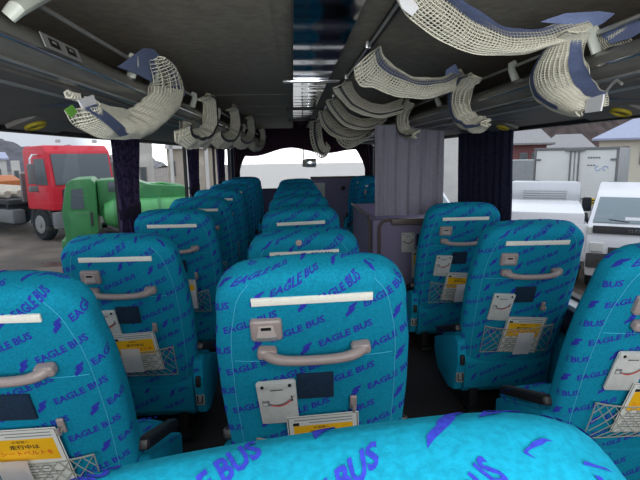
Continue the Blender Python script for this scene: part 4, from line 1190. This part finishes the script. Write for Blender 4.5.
# white van facing the bus
a = anchor(640, 7.9)
root = empty('white_van', a, -R_(33)); tag(root, 'white van facing the bus at the right picture edge', 'van')
bm = bmesh.new()
prof = [(.02, .30), (-.05, .55), (-.04, .95), (.02, 1.20), (.10, 1.25), (.52, 1.68), (.74, 1.77), (3.2, 1.79), (3.3, 1.68), (3.35, .35)]
def lean_in(bm):
    for v in bm.verts:
        if v.co.z > 1.22: v.co.x *= 1-.15*(v.co.z-1.22)/.5
poly_prism(bm, prof, 'x', -.74, .74, bev=.05); lean_in(bm); body = link_mesh('body', bm, M['vanwhite'], root)
bm = bmesh.new(); poly_prism(bm, [(.075, 1.26), (.110, 1.25), (.50, 1.66), (.475, 1.67)], 'x', -.67, .67, bev=.006); lean_in(bm); link_mesh('windscreen', bm, M['darkglass2'], body)
bm = bmesh.new(); box(bm, (0, -.02, 1.145), (1.30, .06, .13), .015)
for i in range(3): box(bm, (-.09+.09*i, -.056, 1.145), (.055, .01, .05), .002, mi=1)
link_mesh('front_band', bm, [M['chassis'], M['silver']], body)
for s in (-1, 1):
    bm = bmesh.new(); box(bm, (s*.58, -.05, .84), (.22, .06, .17), .04, 3); link_mesh('headlight', bm, M['headlight'], body)
    bm = bmesh.new(); box(bm, (s*.69, .02, 1.12), (.09, .10, .14), .03, 3); link_mesh('corner_lamp', bm, M['headlight'], body)
    bm = bmesh.new(); box(bm, (s*.80, .42, 1.30), (.10, .08, .16), .03); tube(bm, [(s*.70, .42, 1.24), (s*.80, .42, 1.26)], .02, 6); link_mesh('wing_mirror', bm, M['black'], body)
    bm = bmesh.new(); poly_prism(bm, [(.40, 1.26), (.70, 1.62), (1.5, 1.64), (1.5, 1.26)], 'x', s*.74-.01, s*.74+.012); lean_in(bm); link_mesh('side_window', bm, M['darkglass'], body)
    for y in (.6, 2.7): wheel(root, (s*.64, y, .28), .28, .18)
    bm = bmesh.new(); tube(bm, [(s*.12, -.02, 1.29), (s*.42, .02, 1.32)], .010, 6); link_mesh('wiper', bm, M['black'], body)
bm = bmesh.new(); box(bm, (0, -.05, .60), (1.46, .10, .26), .04); link_mesh('bumper', bm, M['chassis'], body)
bm = bmesh.new(); box(bm, (0, -.06, .80), (.80, .05, .10), .01); link_mesh('grille', bm, M['chassis'], body)
bm = bmesh.new(); vs = box(bm, (0, 0, 0), (.36, .004, .13)); bmesh.ops.rotate(bm, verts=bm.verts[:], cent=(0, 0, 0), matrix=Matrix.Rotation(-R_(30), 3, 'X'))
bmesh.ops.translate(bm, verts=bm.verts[:], vec=(.0, .12, 1.30)); link_mesh('paper_notice', bm, M['paper'], body)
# pale car and pennant seen left of the navy curtain
root = empty('white_car', anchor(447, 12.5), R_(15)); tag(root, 'white car glimpsed between the lilac and navy curtains', 'car')
bm = bmesh.new(); poly_prism(bm, [(0, .3), (0, .85), (.9, 1.0), (1.5, 1.45), (2.9, 1.48), (3.6, 1.0), (4.0, .9), (4.0, .3)], 'x', -.8, .8, bev=.08); body = link_mesh('body', bm, M['vanwhite'], root)
bm = bmesh.new(); poly_prism(bm, [(.98, 1.02), (.96, 1.06), (1.46, 1.43), (1.5, 1.40)], 'x', -.68, .68); link_mesh('windscreen', bm, M['darkglass2'], body)
for s in (-1, 1):
    for y in (.75, 3.2): wheel(root, (s*.72, y, .3), .3, .18)
# hills
def hill(name, x0, x1, Y, prof, m, depth=25):
    bm = bmesh.new(); g = []; n = 90
    rnd = random.Random(5)
    for j in range(9):
        row = []
        for i in range(n+1):
            t = i/n; h = prof(t)*math.sin(PI/2*min(1, j/6)) + (.35*math.sin(i*1.7)+.3*math.sin(i*.61+j))*min(1, j/3)
            row.append(bm.verts.new((x0+(x1-x0)*t, Y+depth*j/8, G+h)))
        g.append(row)
    grid_faces(bm, g); o = link_mesh(name, bm, m, None, angle=180); o['kind'] = 'structure'
p0, p1 = at_y(535, 150, 62).x, at_y(800, 150, 62).x
hill('hills', p0, p1, 62, lambda t: 10*min(1, t*5)+2*math.sin(t*9), M['hill'])
p0, p1 = at_y(-260, 150, 110).x, at_y(150, 150, 110).x
hill('hills', p0, p1, 110, lambda t: 7.2*math.sin(PI*min(1, max(0, .35+t*.62)))+.8*math.sin(t*30), M['hillblue'])
# ------------------------------------------------------------------ light and render settings
w = bpy.data.worlds.new('overcast'); sc.world = w; w.use_nodes = True
nt = w.node_tree; bg = nt.nodes['Background']
tc = nt.nodes.new('ShaderNodeTexCoord'); dp = nt.nodes.new('ShaderNodeVectorMath'); dp.operation = 'DOT_PRODUCT'
nv_ = Vector((.05, 1, .06)).normalized(); dp.inputs[1].default_value = nv_
nt.links.new(tc.outputs['Generated'], dp.inputs[0])
rp = nt.nodes.new('ShaderNodeValToRGB')
rp.color_ramp.elements[0].position = .90; rp.color_ramp.elements[0].color = (.70, .76, .86, 1)
rp.color_ramp.elements[1].position = .975; rp.color_ramp.elements[1].color = (1, 1, 1, 1)
nt.links.new(dp.outputs['Value'], rp.inputs['Fac']); nt.links.new(rp.outputs['Color'], bg.inputs['Color'])
mr = nt.nodes.new('ShaderNodeMapRange'); mr.inputs['From Min'].default_value = .90; mr.inputs['From Max'].default_value = .975
mr.inputs['To Min'].default_value = 0.0; mr.inputs['To Max'].default_value = 3.5
nt.links.new(dp.outputs['Value'], mr.inputs['Value'])
sx = nt.nodes.new('ShaderNodeSeparateXYZ'); nt.links.new(tc.outputs['Generated'], sx.inputs[0])
mz = nt.nodes.new('ShaderNodeMapRange'); mz.inputs['From Min'].default_value = .0; mz.inputs['From Max'].default_value = 1.0   # overcast sky, brighter overhead
mz.inputs['To Min'].default_value = 1.0; mz.inputs['To Max'].default_value = 2.0
nt.links.new(sx.outputs['Z'], mz.inputs['Value'])
ad = nt.nodes.new('ShaderNodeMath'); ad.operation = 'ADD'
nt.links.new(mz.outputs['Result'], ad.inputs[0]); nt.links.new(mr.outputs['Result'], ad.inputs[1]); nt.links.new(ad.outputs[0], bg.inputs['Strength'])
ld = bpy.data.lights.new('rear_window_fill', 'AREA'); ld.shape = 'RECTANGLE'; ld.size = 1.9; ld.size_y = .62; ld.energy = 52; ld.color = (.95, .98, 1)  # area lamp added inside the rear window to brighten the cabin
lo = bpy.data.objects.new('rear_window_fill', ld); COL.objects.link(lo)
lo.location = (cx, YB+.02, 1.51); lo.rotation_euler = (R_(90), 0, 0)
ld = bpy.data.lights.new('rear_ceiling_fill', 'AREA'); ld.shape = 'RECTANGLE'; ld.size = .5; ld.size_y = .14; ld.energy = 8; ld.color = (1, .98, .94)  # unseen lamp added behind the camera, lifts the nearest seat top and nets
lo = bpy.data.objects.new('rear_ceiling_fill', ld); COL.objects.link(lo); lo.location = (.10, -.25, ZC-.03); lo.rotation_euler = (R_(18), 0, 0)
vs_ = sc.view_settings
sc.display_settings.display_device = 'sRGB'
vs_.view_transform = 'Standard'; vs_.look = 'None'; vs_.gamma = 1.0; vs_.exposure = 0.0; vs_.use_curve_mapping = False
